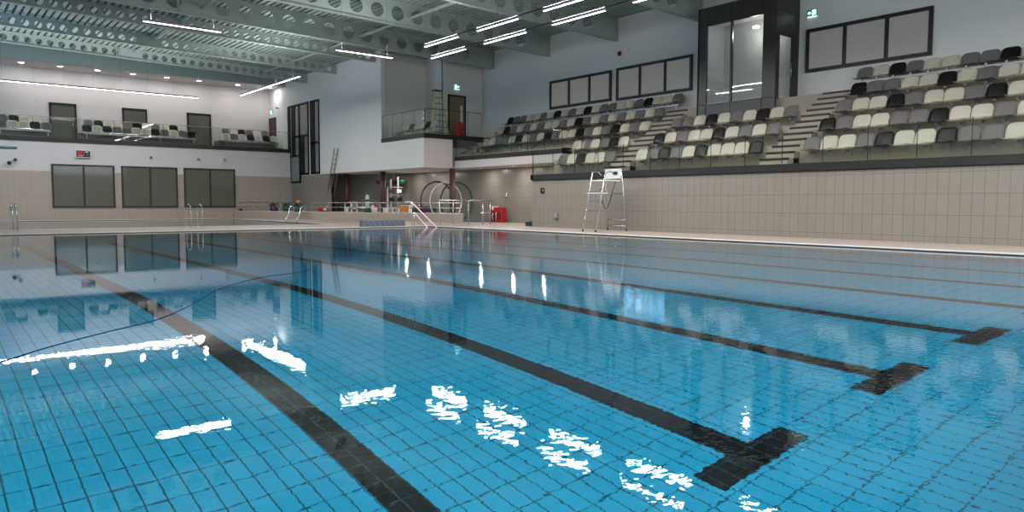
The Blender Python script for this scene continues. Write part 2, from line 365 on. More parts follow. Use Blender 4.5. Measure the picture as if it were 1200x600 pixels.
o = struct(b.build('window_11', FRAME)); b = MB(); roofbox(b, rx0, rx1, ry0, ry1, 1.17, 1.19); b.build('fill_roof_pane', mat('fill_glow_roof', (.3, .4, .5), .5, emit=(.93, .97, 1.), es=FILL_ROOF), o)
b = MB()
x = XW0
while x < XR:
    roofbox(b, x, x + .17, ry1 if rx0 - .2 < x < rx1 else YW0, 34., .96, 1.06); roofbox(b, x, x + .17, 34.05, 47.6, .53, .62)
    x += .28
struct(b.build('trim_roof_ribs', CEIL_PAINT))
b = MB(); y = YW0 + .1
while y < 47.5:
    if y > 33.9: roofbox(b, XW0, XR, y, y + .1, .60, .66)
    elif ry0 - .1 < y < ry1: roofbox(b, XW0, rx0, y, y + .1, 1.03, 1.1); roofbox(b, rx1, XR, y, y + .1, 1.03, 1.1)
    else: roofbox(b, XW0, XR, y, y + .1, 1.03, 1.1)
    y += .42
struct(b.build('trim_roof_bars', CEIL_PAINT))
BEAMS = [5.2, 9.7, 14.2, 18.55, 23.15, 27.72, 32.28, 35.35, 40.0, 44.1]
def beam_mesh(x1, H=.95, p=.97, R=.30):
    """a deep plate girder with a row of round holes and flanges"""
    bm = bmesh.new(); x0 = XW0; n = 20
    nx = int((x1 - x0) / p); off = (x1 - x0 - nx * p) / 2
    def V(x, z, y=0): return bm.verts.new((x, y, zroof(x) + z))
    solid = set(i for i in range(nx) if abs(x0 + off + (i + .5) * p - 9.2) < .5)
    for i in range(nx):
        a, bb = x0 + off + i * p, x0 + off + (i + 1) * p
        if i in solid or i == nx - 1 and x1 > 22:
            bm.faces.new((V(a, 0), V(bb, 0), V(bb, H), V(a, H))); continue
        cx, cz = (a + bb) / 2, H / 2
        out = []; inn = []
        for k in range(n):
            t = 2 * pi * (k + .5) / n; c_, s_ = cos(t), sin(t); q = 1 / max(abs(c_) / (p / 2), abs(s_) / (H / 2))
            out.append((cx + c_ * q, cz + s_ * q)); inn.append((cx + c_ * R, cz + s_ * R))
        # corners of the cell close the ring
        O = [V(*q) for q in out]; I = [V(*q) for q in inn]
        for k in range(n):
            k2 = (k + 1) % n; corner = None
            (ax, az), (bx_, bz) = out[k], out[k2]
            if abs(ax - bx_) > 1e-6 and abs(az - bz) > 1e-6:
                corner = V(a if (ax + bx_) / 2 < cx else bb, 0 if (az + bz) / 2 < cz else H)
            bm.faces.new((O[k], corner, O[k2], I[k2], I[k]) if corner else (O[k], O[k2], I[k2], I[k]))
    if off > 0:
        for a, bb in ((x0, x0 + off), (x1 - off, x1)): bm.faces.new((V(a, 0), V(bb, 0), V(bb, H), V(a, H)))
    ret = bmesh.ops.extrude_face_region(bm, geom=bm.faces[:])
    for v in ret['geom']:
        if isinstance(v, bmesh.types.BMVert): v.co.y += .016
    m = MB(); m.merge(bm)
    for dz in (-.03, H):
        m.prism([(x0, zroof(x0) + dz), (x1, zroof(x1) + dz), (x1, zroof(x1) + dz + .03), (x0, zroof(x0) + dz + .03)], -.1, .116, 'y')
    for sx in (8.72, x1 - .03):
        m.box(sx, sx + .025, -.09, .1, zroof(sx), zroof(sx) + H)
    return m
for i, y in enumerate(BEAMS):
    o = (beam_mesh(XR) if y < 33.3 else beam_mesh(XB, .5, .49, .15)).build('ceiling_beam', STEELP); o.location = (0, y, 0); struct(o)
# short braces between neighbouring beams
b = MB()
for xb in (9.6, 16.8):
    for y0, y1 in zip(BEAMS, BEAMS[1:]):
        z = zroof(xb); b.box(xb, xb + .09, y0 + .02, y1, z + .30, z + .38)
        b.tube([(xb + .045, y0 + .05, z + .02), (xb + .045, y0 + .5, z + .33)], .03, 6)
struct(b.build('ceiling_braces', STEELP))

# ------------------------------------------------------------------ lamps
def area(parent, loc, sx, sy, power, rz=0, col=(1, .95, .91), spread=pi):
    l = bpy.data.lights.new('lamp_light', 'AREA'); l.shape = 'RECTANGLE'; l.size = sx; l.size_y = sy; l.energy = power * LAMP
    l.color = col; l.spread = spread
    o = bpy.data.objects.new('lamp_light', l); C.objects.link(o); o.parent = parent; o.location = loc; o.rotation_euler.z = rz
    return o
def cable_top(x, z, y=0): return zroof(x) + (.53 if y > 34.5 else .96) - z
def strip(x, y, length, along, label, z=6.65, group='linear strip lights under the roof', power=80, drops=2):
    e = empty('strip_light', (x, y, z), label, 'strip light', group)
    L = length / 2
    def bx(a0, a1, w_, z0, z1):
        return (a0, a1, -w_, w_, z0, z1) if along == 'x' else (-w_, w_, a0, a1, z0, z1)
    MB().box(*bx(-L, L, .035, .012, .085)).build('housing', HOUSING, e)
    MB().box(*bx(-L + .01, L - .01, .03, 0, .012)).build('diffuser', LED, e)
    for k in range(drops):
        if x in (14.7, 16.05) and y > 10: break
        t = -L * .8 + (2 * L * .8) * (k / (drops - 1))
        px, py = (t, 0) if along == 'x' else (0, t)
        MB().tube([(px, py, .085), (px, py, cable_top(x + px, z, y))], .0035, 5).build('suspension_cable', FRAME, e)
    area(e, (0, 0, -.01), length if along == 'x' else .06, .06 if along == 'x' else length, power * length / 2.3)
    up = area(e, (0, 0, .10), length if along == 'x' else .06, .06 if along == 'x' else length, UPLIGHT * power * length / 2.3); up.rotation_euler.x = pi
    return e
strip(7.03, 25.5, 2.4, 'x', 'lit white strip light running across the hall, above the far left window')
strip(13.65, 25.65, 2.4, 'x', 'lit white strip light running across the hall, just before the white wall box')
rowW = {14.7: (22.0, 18.8, 15.5), 16.05: (23.55, 20.1, 16.5)}
adj = ['farthest of the outer row', 'middle of the outer row', 'nearest of the outer row']
for x, nm in ((14.7, 'inner'), (16.05, 'outer')):
    for k, y in enumerate(rowW[x]):
        strip(x, y, 2.3 if x > 15 else 2.1, 'y', 'lit strip light running along the lanes, %s in the %s row nearer the %s' % (('farthest', 'middle', 'closest')[k], nm, 'stand' if nm == 'outer' else 'pool'))
strip(16.05, 13.1, 2.3, 'y', 'lit strip light at the top edge beside the dark glazed booth', power=55)
strip(14.7, 12.2, 2.1, 'y', 'lit strip light of the inner row level with the dark booth', power=55)
for x in (14.7, 16.05):  # both rows carried on out of view, added to brighten the stand
    for k, y in enumerate((9.2, 5.7, 2.0, -2.0)):
        strip(x, y, 2.3, 'y', 'added unseen strip light of the %s row overhead, %s from the dark booth' % ('inner' if x < 15 else 'outer', ORD[k + 1]), power=45)
for x in (1.0, 7.0):  # unseen overhead strips, added for more light in the hall
    for k, y in enumerate((10.0, 5.5, 1.0, -3.0)):
        strip(x, y, 2.4, 'y', 'added unseen strip light over the near %s lanes, %s from the pool end wall' % ('outer' if x < 3 else 'middle', ORD[3 - k]), power=110)
strip(13.75, 35.85, 7.7, 'y', 'long lit strip light slanting over the second pool towards the tall dark windows', power=46, drops=4)
strip(6.0, 42.2, 12.6, 'x', 'very long lit strip light hung in front of the gallery doors', power=38, drops=9)
# rails carrying the paired rows
for x, ys in ((14.7, (11.0, 23.2)), (16.05, (12.0, 24.8))):
    lr = tag(MB().box(x - .02, x + .02, ys[0], ys[1], 6.737, 6.775).build('lighting_rail', mat('rail_dark', (.05, .055, .06), .5)), 'thin dark rail carrying the %s row of strip lights' % ('inner' if x < 15 else 'outer'), 'rail', 'lighting rails')
    for q in range(7): yy_ = ys[0] + .2 + (ys[1] - ys[0] - .4) * q / 6; MB().tube([(x, yy_, 6.775), (x, yy_, zroof(x) + .96)], .0035, 5).build('suspension_cable', FRAME, lr)
# recessed downlights
def downlight(x, y, z, label, power, group, r=.09, spread=pi):
    e = empty('downlight', (x, y, z), label, 'downlight', group)
    MB().lathe([(r + .03, 0), (r + .03, -.012), (r, -.014), (r, 0)], n=16).build('trim_ring', WHITE, e)
    MB().lathe([(r, -.006), (0.001, -.012)], n=16).build('diffuser', SPOT, e)
    area(e, (0, 0, -.03), r * 1.6, r * 1.6, power, spread=spread)
for k, px in enumerate((32, 77, 120, 161, 200, 237, 282)):
    downlight(xat(px, 49.1), 49.1, 8.68, 'round downlight over the gallery, %s of seven counting towards the side wall' % ORD[k], 17, 'gallery downlights', r=.15)
downlight(18.9, 48.9, 8.68, 'round downlight close to the side wall above the gallery exit sign', 16, 'gallery downlights', r=.1)
for k, y in enumerate((36.3, 34.0, 29.4, 26.85, 24.65)):
    downlight(22.0 if y < 30.6 else 21.85, y, 2.72, 'small round soffit downlight in the undercroft, %s from its far end' % ORD[k], 17, 'undercroft downlights', r=.08)

# ------------------------------------------------------------------ the stand
ZE, RISE = 2.14, .64
TX = [19.6, 20.8, 21.8, 22.8, 23.8]; TZ = [ZE + RISE * k for k in range(5)]
YN, YS = 3.0, 22.7                                # near end of what is built; where the low tiers stop
b = MB()
b.prism([(XM, ZE), (TX[1], ZE), (TX[1], TZ[1]), (TX[2], TZ[1]), (TX[2], TZ[2]), (TX[3], TZ[2]), (TX[3], TZ[3]), (TX[4], TZ[3]), (TX[4], TZ[4]), (XR, TZ[4]), (XR, 1.9), (XM, 1.9)], YN, YS, 'y')
b.prism([(21.25, 3.33), (TX[3], 3.33), (TX[3], TZ[3]), (TX[4], TZ[3]), (TX[4], TZ[4]), (XR, TZ[4]), (XR, 3.08), (21.25, 3.08)], YS, YC, 'y')
struct(b.build('floor_stand_tiers', CONC), 'beige stepped tiers of the spectator stand')
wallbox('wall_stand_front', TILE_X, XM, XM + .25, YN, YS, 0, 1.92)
wallbox('wall_stand_end', TILE_Y, XM + .25, 22.8, YS - .2, YS, 0, 1.92)
b = MB(); b.box(XM - .06, XM + .12, YN, YS + .05, 1.92, 2.14).box(XM - .06, 21.3, YS - .1, YS + .05, 1.92, 2.14); struct(b.build('trim_stand_edge', BAND))
b = MB(); b.box(21.2, 21.35, YS, YC - .03, 3.09, 3.30); struct(b.build('trim_upper_stand_edge', BAND))
wallbox('wall_upper_stand_band', WALLW, 21.22, 21.36, YS, YC - .03, 2.72, 3.09)
wallbox('wall_upper_stand_return', WALLW, 21.3, 22.8, YS, YS + .06, 2.72, 3.33)
# aisle stairs with dark nosings
def stairs(y0, y1, label, x_start=20.13, z_start=ZE, n=12, tread=.3333, rise=.2133, xend=None):
    b = MB(); 
    for j in range(n):
        b.mi = 0; x = x_start + tread * j; z = z_start + rise * (j + 1)
        b.box(x, x + tread * 1.9, y0, y1, z - rise - .25, z)
        b.mi = 1; b.box(x - .015, x + .06, y0 - .0, y1, z - .06, z + .006)
    o = b.build('stairs', [CONC, NOSE]); struct(o, label); return o
stairs(18.22, 19.2, 'aisle steps with black nosings beside the middle seat block')
stairs(11.75, 12.68, 'aisle steps with black nosings below the dark booth door')
b = MB()
for j in range(5):
    b.mi = 0; x = 21.6 + .34 * j; z = 3.33 + .2 * (j + 1)
    b.box(x, x + .5, 30.12, YC - .03, z - .4, z)
    b.mi = 1; b.box(x - .015, x + .05, 30.05, YC - .03, z - .045, z + .006)
struct(b.build('stairs', [CONC, NOSE]), 'short flight of steps up to the side gallery')

# ------------------------------------------------------------------ seats
def shell(kind):
    """moulded seat pan or backrest as a curved sheet with rounded corners and real thickness; the seat looks towards -y"""
    bm = bmesh.new(); nu, nv = 8, 7; W = .25; G = {}
    for i in range(nu + 1):
        for j in range(nv + 1):
            u = -1 + 2 * i / nu; v = j / nv
            if kind == 'pan':
                wv = W * (1 - .10 * max(0, (v - .6) / .4) ** 2)
                y = .02 - .43 * v; z = .44 + .02 * (abs(u) ** 3) - .03 * sin(pi * min(1, v * 1.05)) - .035 * max(0, v - .8) * 5 * .6
                G[i, j] = bm.verts.new((u * wv, y, z))
            else:
                wv = W * (1 - .16 * max(0, (v - .72) / .28) ** 2.2)
                y = .02 + .12 * v ** 1.3 + .0 - .03 * abs(u) ** 2; z = .425 + .405 * v - .035 * (abs(u) ** 5) * (v > .7)
                G[i, j] = bm.verts.new((u * wv, y, z))
    for i in range(nu):
        for j in range(nv):
            f = bm.faces.new((G[i, j], G[i + 1, j], G[i + 1, j + 1], G[i, j + 1])); f.smooth = True
    bmesh.ops.solidify(bm, geom=bm.faces[:], thickness=.022)
    m = MB(); m.merge(bm); return m
def seat_proto(m, leg):
    e = bpy.data.objects.new('stadium_seat', None); C.objects.link(e); e.empty_display_size = .1
    shell('pan').build('seat', m, e); shell('back').build('backrest', m, e)
    b = MB()
    if leg: b.box(-.03, .03, -.26, -.16, .33, .41)
    else: b.box(-.035, .035, -.1, .20, .34, .40).box(-.07, .07, .155, .182, .24, .44)
    b.build('mounting_bracket', GALV, e)
    return e
PROTO = {}
for leg in (0, 1):
    for k, m in (('W', CREAM), ('G', GREY), ('K', BLACK)): PROTO[k, leg] = [seat_proto(m, leg), False]
CN = {'W': 'cream', 'G': 'grey', 'K': 'black'}
def put_seat(k, leg, loc, rz, label, group):
    p = PROTO[k, leg]
    if not p[1]: o = p[0]; p[1] = True
    else: o = copy_tree(p[0])
    o.location = loc; o.rotation_euler.z = rz; tag(o, label, 'seat', group); return o
PIT = .5215
ROWX = {'E': 20.62, 'D': 21.62, 'C': 22.62, 'B': 23.62, 'A': 24.62}; ROWZ = dict(zip('EDCBA', TZ))
RN = {'E': 'front', 'D': 'second', 'C': 'third', 'B': 'fourth', 'A': 'top'}
BLOCKS = [
 ('far', {'A': ('KGGWWGWKWGWKWGGWWGKWWG', 30.62), 'B': ('WKGWGWGWWGWKGWGWGWGWG', 30.2), 'C': ('WWGGWKWGWKGWWKGWGKWGW', 30.14), 'D': ('WGWGKW', 22.5), 'E': ('GWKWWG', 22.3)}),
 ('middle', {'C': ('GGWKWGWKWG', 18.1), 'D': ('KWGWWKWGWG', 18.12), 'E': ('WGKGWKWWWK', 18.1)}),
 ('near', {'A': ('GWKGWWGGKWW', 11.96), 'B': ('KGGWWKWGWWGW', 11.67), 'C': ('GWWKGWWGKWGW', 11.63), 'D': ('KGWWGGKWWGWK', 11.62), 'E': ('GWWGKWWKGGWKGW', 11.55)})]
for bn, rows in BLOCKS:
    for r, (cols, ytop) in rows.items():
        n = len(cols)
        for i, c in enumerate(cols):
            y = ytop - PIT * (i + .5)
            if bn == 'far' and r == 'A' and y > 30.4: y = 30.35
            k = n - 1 - i if bn != 'near' else i
            where = {'far': 'far block', 'middle': 'middle block', 'near': 'block below wide window'}[bn]
            lb = '%s seat, %s from the %s, %s row, %s' % (CN[c], ORD[k], 'stairs' if bn == 'near' else 'nearer stairs', RN[r], where)
            leg = 1 if r == 'A' else 0
            put_seat(c, leg, (ROWX[r], y, ROWZ[r]), -pi / 2, lb, 'seats in the %s row of the %s' % (RN[r], where))
# steel beams on legs under the top rows
def seat_beam(x0, y0, x1, y1, z, label, n):
    L = hypot(x1 - x0, y1 - y0); e = empty('seat_beam', (x0, y0, z), label, 'seat beam', None, rz=atan2(y1 - y0, x1 - x0))
    MB().box(0, L, -.03, .03, .27, .33).box(0, L, -.012, .012, .33, .345).build('rail', GALV, e)
    for k in range(n):
        t = .15 + (L - .3) * k / (n - 1)
        MB().box(t - .025, t + .025, -.025, .025, .01, .27).box(t - .06, t + .06, -.12, .12, 0, .012).build('leg', GALV, e)
seat_beam(24.41, 19.12, 24.41, 30.55, TZ[4], 'galvanised seat beam on posts under the top row of the far block', 8)
seat_beam(24.41, 6.3, 24.41, 11.9, TZ[4], 'galvanised seat beam on posts under the top row below the three-pane window', 5)
# gallery over the far end: three banks of two rows facing the pool
STEP = mat('gallery_step', (.13, .13, .125), .6)
def bank(front, x0, back, xb0, name, last):
    xa, xz = min(x0, xb0) - .3, max(x0 + PIT * len(front), xb0 + PIT * len(back)) - .15
    st = MB(); st.box(xa, xz, 47.85, 49.95, 4.33, 4.60).box(xa, xz, 48.85, 49.95, 4.60, 4.98); struct(st.build('floor_gallery_step', STEP))
    for cols, xs, y, z, rn in ((front, x0, 48.42, 4.60, 'front'), (back, xb0, 49.35, 4.98, 'back')):
        for i, c in enumerate(cols):
            put_seat(c, 1, (xs + PIT * i, y, z), 0, '%s gallery seat, %s from left, %s row, %s' % (CN[c], ORD[i], rn, name), 'far gallery seats, %s' % name)
        seat_beam(xs - .2, y - .21, xs + PIT * (len(cols) - 1) + .2, y - .21, z, 'steel seat beam under the %s row, %s' % (rn, name), max(2, len(cols) // 4 + 1))
bank('GWWKG', xat(5.5, 48.4), 'GKWW', xat(7.5, 49.3), 'bank beside the first gallery door', False)
bank('KWKGGWWKGWGK', xat(105.4, 48.4), 'GKWWGKWGWKW', xat(107.5, 49.3), 'bank between the gallery doors', False)
bank('WGWKWKW', xat(267.3, 48.4), 'GWKGWG', xat(267, 49.3), 'bank nearest the corner door', False)
# side gallery row facing the pool
for i, c in enumerate('WWKWWKW'):
    put_seat(c, 1, (20.5, 34.6 - PIT * i, 4.32), -pi / 2, '%s side gallery seat, %s from the back wall behind the corner glass' % (CN[c], ORD[i]), 'side gallery seats')
seat_beam(20.34, 30.6, 20.34, 34.5, 4.32, 'steel seat beam under the side gallery seats', 3)
for p in PROTO.values():
    if not p[1]:
        for ch in list(p[0].children): bpy.data.objects.remove(ch)
        bpy.data.objects.remove(p[0])

# ------------------------------------------------------------------ glass balustrades
def balustrade(p0, p1, z0, z1, n, label, rail=True, name='glass_balustrade'):
    p0, p1 = Vector(p0), Vector(p1); L = (p1 - p0).length; e = empty(name, (p0.x, p0.y, z0), label, 'balustrade', rz=atan2(p1.y - p0.y, p1.x - p0.x))
    w_ = L / n; H = z1 - z0
    for k in range(n):
        MB().box(w_ * k + .012, w_ * (k + 1) - .012, -.008, .008, 0, H).build('glass_pane', GLASS, e)
    b = MB()
    for k in range(n + 1): b.box(max(0, w_ * k - .007), min(L, w_ * k + .007), -.009, .009, 0, H)
    b.build('joint_strip', FRAME, e)
    if rail: MB().box(0, L, -.02, .02, H, H + .025).build('top_rail', FRAME if rail is True else rail, e)
    return e
balustrade((XM, YN), (XM, YS), 2.14, 3.07, 16, 'long clear glass balustrade along the front row of the stand', rail=False)
balustrade((XM + .03, YS), (21.2, YS), 2.14, 3.07, 1, 'single glass return pane closing the far end of the long balustrade', rail=False)
balustrade((21.27, YS + .03), (21.27, YC - .05), 3.30, 4.12, 7, 'clear glass balustrade before the third row of the far seat block', rail=False)
balustrade((XB + .06, YC), (XB + .06, 34.7), 4.38, 5.54, 4, 'glass balustrade of the side gallery facing the pool', rail=True)
balustrade((XB + .08, YC - .02), (22.9, YC - .02), 4.38, 5.58, 4, 'glass balustrade across the end of the side gallery by the red bin', rail=True)
balustrade((XW0 + .1, YL + .01), (XB - .02, YL + .01), 4.47, 5.56, 18, 'long glass balustrade with thin rail along the far gallery', rail=GALV)
hr = MB(); hr.tube([(21.45, 23.0, 4.35), (21.45, 24.9, 3.42)], .018, 8).tube([(21.45, 24.9, 3.42), (21.45, 24.9, 3.34)], .018, 8)
tag(hr.build('handrail', FRAME), 'thin black sloping handrail behind the upper glass balustrade', 'handrail')
hr = MB(); hr.tube([(21.45, 30.35, 3.40), (21.9, 30.05, 3.34), (21.45, 30.5, 4.2)], .012, 6)

# ------------------------------------------------------------------ windows
def window_x(x, y0, y1, z0, z1, n, nm, pane, fr=.12, depth=.08, trans=()):
    """window in a wall facing -x, with n panes"""
    b = MB(); a, c = x - depth, x + .02
    b.box(a, c, y0, y1, z0, z0 + fr).box(a, c, y0, y1, z1 - fr, z1)
    for k in range(n + 1):
        y = y0 + (y1 - y0) * k / n; y = min(max(y, y0 + fr / 2), y1 - fr / 2); b.box(a, c, y - fr / 2, y + fr / 2, z0 + fr, z1 - fr)
    o = struct(b.build(nm, FRAME))
    for k in range(n):
        ya, yb = y0 + (y1 - y0) * k / n, y0 + (y1 - y0) * (k + 1) / n
        MB().box(x - .03, x - .01, ya + fr / 2, yb - fr / 2, z0 + fr, z1 - fr).build('pane', pane, o)
    return o
window_x(XR, 23.42, 27.6, 5.67, 7.06, 3, 'window_2', PANE_LT)
window_x(XR, 18.92, 23.1, 5.63, 7.09, 3, 'window_3', PANE_LT)
window_x(XR, 9.77, 13.98, 5.66, 7.18, 3, 'window_4', PANE_LT)
def window_y(y, x0, x1, z0, z1, n, nm, pane, fr=.09):
    b = MB(); a, c = y - .07, y + .02
    b.box(x0, x1, a, c, z0, z0 + fr).box(x0, x1, a, c, z1 - fr, z1)
    for k in range(n + 1):
        x = x0 + (x1 - x0) * k / n; x = min(max(x, x0 + fr / 2), x1 - fr / 2); b.box(x - fr / 2, x + fr / 2, a, c, z0 + fr, z1 - fr)
    o = struct(b.build(nm, FRAME))
    for k in range(n):
        xa, xb = x0 + (x1 - x0) * k / n, x0 + (x1 - x0) * (k + 1) / n
        MB().box(xa + fr / 2, xb - fr / 2, y - .03, y - .01, z0 + fr, z1 - fr).build('pane', pane, o)
    return o
for k, (x0, x1) in enumerate(((5.88, 8.95), (9.3, 12.32), (12.68, 15.72))):
    window_y(YL, x0, x1, .67, 3.05, 2, 'window_%d' % (5 + k), PANE_DK)
# glazed gallery doors
for k, (x0, x1) in enumerate(((6.36, 7.75), (10.2, 11.6), (13.98, 15.48))):
    b = MB(); y = YG + .3; z0, z1 = 4.33, 6.78
    b.box(x0, x0 + .1, y - .08, y, z0, z1).box(x1 - .1, x1, y - .08, y, z0, z1).box(x0, x1, y - .08, y, z1 - .1, z1).box(x0, x1, y - .08, y, z0, z0 + .12)
    o = struct(b.build('door_%d' % (k + 1), FRAME)); MB().box(x0 + .1, x1 - .1, y - .04, y - .02, z0 + .12, z1 - .1).build('glass_panel', PANE_DK, o)
    MB().tube([(x1 - .2, y - .09, z0 + .95), (x1 - .2, y - .09, z0 + 1.3)], .015, 6).build('handle', CHROME, o)
# small door in the side wall at the end of the gallery
b = MB(); b.box(XB - .05, XB, 49.2, 49.3, 4.33, 6.75).box(XB - .05, XB, 50.3, 50.4, 4.33, 6.75).box(XB - .05, XB, 49.2, 50.4, 6.68, 6.78)
o = struct(b.build('door_4', FRAME)); MB().box(XB - .03, XB, 49.3, 50.3, 4.33, 6.68).build('door_leaf', BROWN, o)
# tall dark stepped windows in the side wall
PANE_ST = mat('pane_grey_blue', (.20, .215, .22), .08, spec=.6); BLACKF = mat('frame_black', (.005, .005, .005), .6, spec=.2)
b = MB(); a, c = XB - .05, XB + .03
def fbx(y0, y1, z0, z1): b.box(a, c, min(y0, y1), max(y0, y1), z0, z1)
yy = {p: yat(p, XB) for p in (334, 339.5, 341, 344, 348, 352, 353, 353.5, 358.5, 363, 365.5, 371, 375.5)}
yy[334] = yy[335] = 46.75
fbx(yy[334], yy[339.5], 2.25, 7.28); fbx(yy[344], yy[348], 4.0, 7.2); fbx(yy[353], yy[358.5], 2.75, 5.2); fbx(yy[352], yy[353.5], 2.25, 7.2); fbx(yy[363] - .06, yy[363] + .06, 2.75, 7.28)
fbx(yy[334], yy[363], 7.16, 7.28); fbx(yy[334], yy[353], 3.93, 4.04); fbx(yy[334], yy[353], 2.25, 2.36); fbx(yy[344], yy[363], 5.16, 5.28); fbx(yy[353], yy[363], 2.75, 2.87)
o = struct(b.build('window_8', BLACKF))
for p0, p1, z0, z1 in ((339.5, 344, 4.04, 7.16), (348, 352, 4.04, 7.16), (353.5, 363, 5.28, 7.16), (339.5, 352, 2.36, 3.93), (358.5, 363, 2.87, 5.16)):
    MB().box(XB - .02, XB - .01, yy[p1], yy[p0], z0, z1).build('pane', PANE_ST, o)
b = MB(); fbx(yy[365.5], yy[371], 2.76, 7.28); fbx(yy[375.5] - .05, yy[375.5] + .05, 2.76, 7.28); fbx(yy[365.5], yy[375.5], 7.16, 7.28); fbx(yy[365.5], yy[375.5], 2.76, 2.88); fbx(yy[365.5], yy[375.5], 4.62, 4.74)
o = struct(b.build('window_9', BLACKF))
for z0, z1 in ((2.88, 4.62), (4.74, 7.16)): MB().box(XB - .02, XB - .01, yy[375.5], yy[371], z0, z1).build('pane', PANE_ST, o)
# wooden door of the side gallery
b = MB(); y = 33.3; x0, x1, z0, z1 = 22.66, 23.84, 4.33, 6.86
b.box(x0, x0 + .1, y - .06, y, z0, z1).box(x1 - .1, x1, y - .06, y, z0, z1).box(x0, x1, y - .06, y, z1 - .1, z1)
o = struct(b.build('door_5', FRAME), 'brown door of the side gallery with a tall narrow vision panel')
MB().box(x0 + .1, x1 - .1, y - .04, y, z0, z1 - .1).build('door_leaf', WOOD, o)
MB().box(x0 + .82, x0 + .95, y - .05, y - .03, z0 + .55, z1 - .55).build('vision_panel', mat('vision_pane', (.55, .45, .33), .2, emit=(1, .85, .6), es=.08), o)
MB().tube([(x1 - .2, y - .08, z0 + 1.0), (x1 - .3, y - .08, z0 + 1.0)], .014, 6).build('handle', CHROME, o)

# ------------------------------------------------------------------ dark glazed booth on the stand
e = struct(MB().box(23.55, XR, 14.3, 17.55, 4.72, 4.78).box(23.55, XR, 14.3, 17.55, 7.9, 7.95).build('control_booth', WALLW))
del e['kind']; tag(e, 'tall dark-clad glazed booth rising from the stand to the roof', 'booth')
zt = zroof(24) - .02
b = MB(); X0, X1 = 23.5, 23.58; zl, zh = 4.74, 7.66
b.box(X0, X1, 17.16, 17.55, TZ[3], zt).box(X0, X1, 14.28, 14.80, TZ[3], zt).box(X0, X1, 14.8, 17.16, TZ[3], zl).box(X0, X1, 14.8, 17.16, zh, zt).box(X0 - .01, X1, 16.05, 16.13, zl, zh)
b.box(X0, XR, 17.5, 17.58, TZ[3], zt)
b.box(X0 + .08, XR, 14.28, 14.36, 7.0, zt).box(X0 + .08, 23.66, 14.28, 14.36, TZ[4], 7.0).box(24.62, XR, 14.28, 14.36, TZ[4], 7.0)
b.build('cladding', BOOTH, e)
b = MB()
for z in (zl - .02, zh + .0): b.box(X0 - .012, X0, 14.28, 17.56, z, z + .025)
for y in (17.16, 16.09, 14.8): b.box(X0 - .01, X0, y - .01, y + .01, TZ[3], zl - .02); b.box(X0 - .01, X0, y - .01, y + .01, zh + .02, zt)
b.box(X0, XR, 14.268, 14.28, 7.72, 7.745)
b.build('joint_strip', mat('joint', (.004, .004, .004), .6), e)
MB().box(X0 + .03, X0 + .045, 16.13, 17.16, zl, zh).build('glass_pane', CLEAR, e); MB().box(X0 + .03, X0 + .045, 14.8, 16.05, zl, zh).build('glass_pane', CLEAR, e)
b = MB(); y = 14.3; b.box(23.66, 23.74, y - .02, y + .04, TZ[4], 7.0).box(24.54, 24.62, y - .02, y + .04, TZ[4], 7.0).box(23.66, 24.62, y - .02, y + .04, 6.9, 7.0)
d = b.build('booth_door', FRAME, e); MB().box(23.74, 24.54, y, y + .015, TZ[4], 6.9).build('glass_pane', CLEAR, d); MB().tube([(24.45, y - .06, 5.5), (24.45, y - .06, 6.0)], .015, 6).build('handle', STEEL, d)
MB().box(XR - .06, XR, 14.36, 17.5, 4.78, 7.9).box(23.6, XR, 17.4, 17.5, 4.78, 7.9).build('inner_lining', mat('booth_inner', (.42, .44, .44), .6), e)
l = bpy.data.lights.new('booth_lamp', 'POINT'); l.energy = 18 * LAMP; l.shadow_soft_size = .12; l.color = (1, .96, .9)
lo = bpy.data.objects.new('booth_lamp', l); C.objects.link(lo); lo.parent = e; lo.location = (24.3, 15.6, 7.3)
MB().lathe([(.12, 0), (.12, -.05), (.001, -.06)], (24.3, 15.6, 7.5), 14).build('ceiling_lamp', mat('booth_diffuser', (.8, .8, .8), .5, emit=(1, .95, .9), es=5.), e)

# ------------------------------------------------------------------ lifeguard chair
lg = empty('lifeguard_chair', (18.5, 17.6, ZD), 'tall steel lifeguard chair with ladder standing on the deck by the tiled wall', 'lifeguard chair')
cx_, cy_ = 18.5, 17.6
def Lg(x, y, z): return (x - cx_, y - cy_, z - ZD)
fl_, fr_ = (17.75, 17.9), (17.65, 17.2); tl, tr = (18.25, 17.95), (18.2, 17.3)
MB().tube([Lg(*fl_, .04), Lg(*tl, 2.05), Lg(tl[0] + .25, tl[1], 2.1), Lg(tl[0] + .45, tl[1], 1.95)], .022).build('ladder_rail', STEEL, lg)
MB().tube([Lg(*fr_, .04), Lg(*tr, 2.0), Lg(tr[0] + .25, tr[1], 2.08), Lg(tr[0] + .45, tr[1], 1.95)], .022).build('ladder_rail', STEEL, lg)
for z in (.36, .72, 1.06, 1.4):
    t = (z - .04) / 2.0
    MB().box(-.05, .05, -.33, .33, -.012, .012).build('rung', STEEL, lg, loc=Lg(17.7 + .52 * t, 17.56 + .08 * t, z))
for (x0, y0, x1, y1) in ((19.3, 18.2, 18.95, 18.0), (19.3, 17.3, 18.95, 17.25)):
    MB().tube([Lg(x0, y0, .04), Lg(x1, y1, 2.12)], .022).build('rear_leg', STEEL, lg)
MB().tube([Lg(19.24, 18.18, .42), Lg(19.24, 17.3, .42)], .016).tube([Lg(19.28, 18.19, .2), Lg(19.28, 17.3, .2)], .016).tube([Lg(18.13, 17.9, 1.32), Lg(19.08, 18.07, 1.32), Lg(19.08, 17.27, 1.32), Lg(18.05, 17.28, 1.32)], .016).build('cross_bar', STEEL, lg)
MB().bbox(-.30, .36, -.36, .36, 0, .05, .012).build('seat', WHITE, lg, loc=Lg(18.55, 17.62, 1.74))
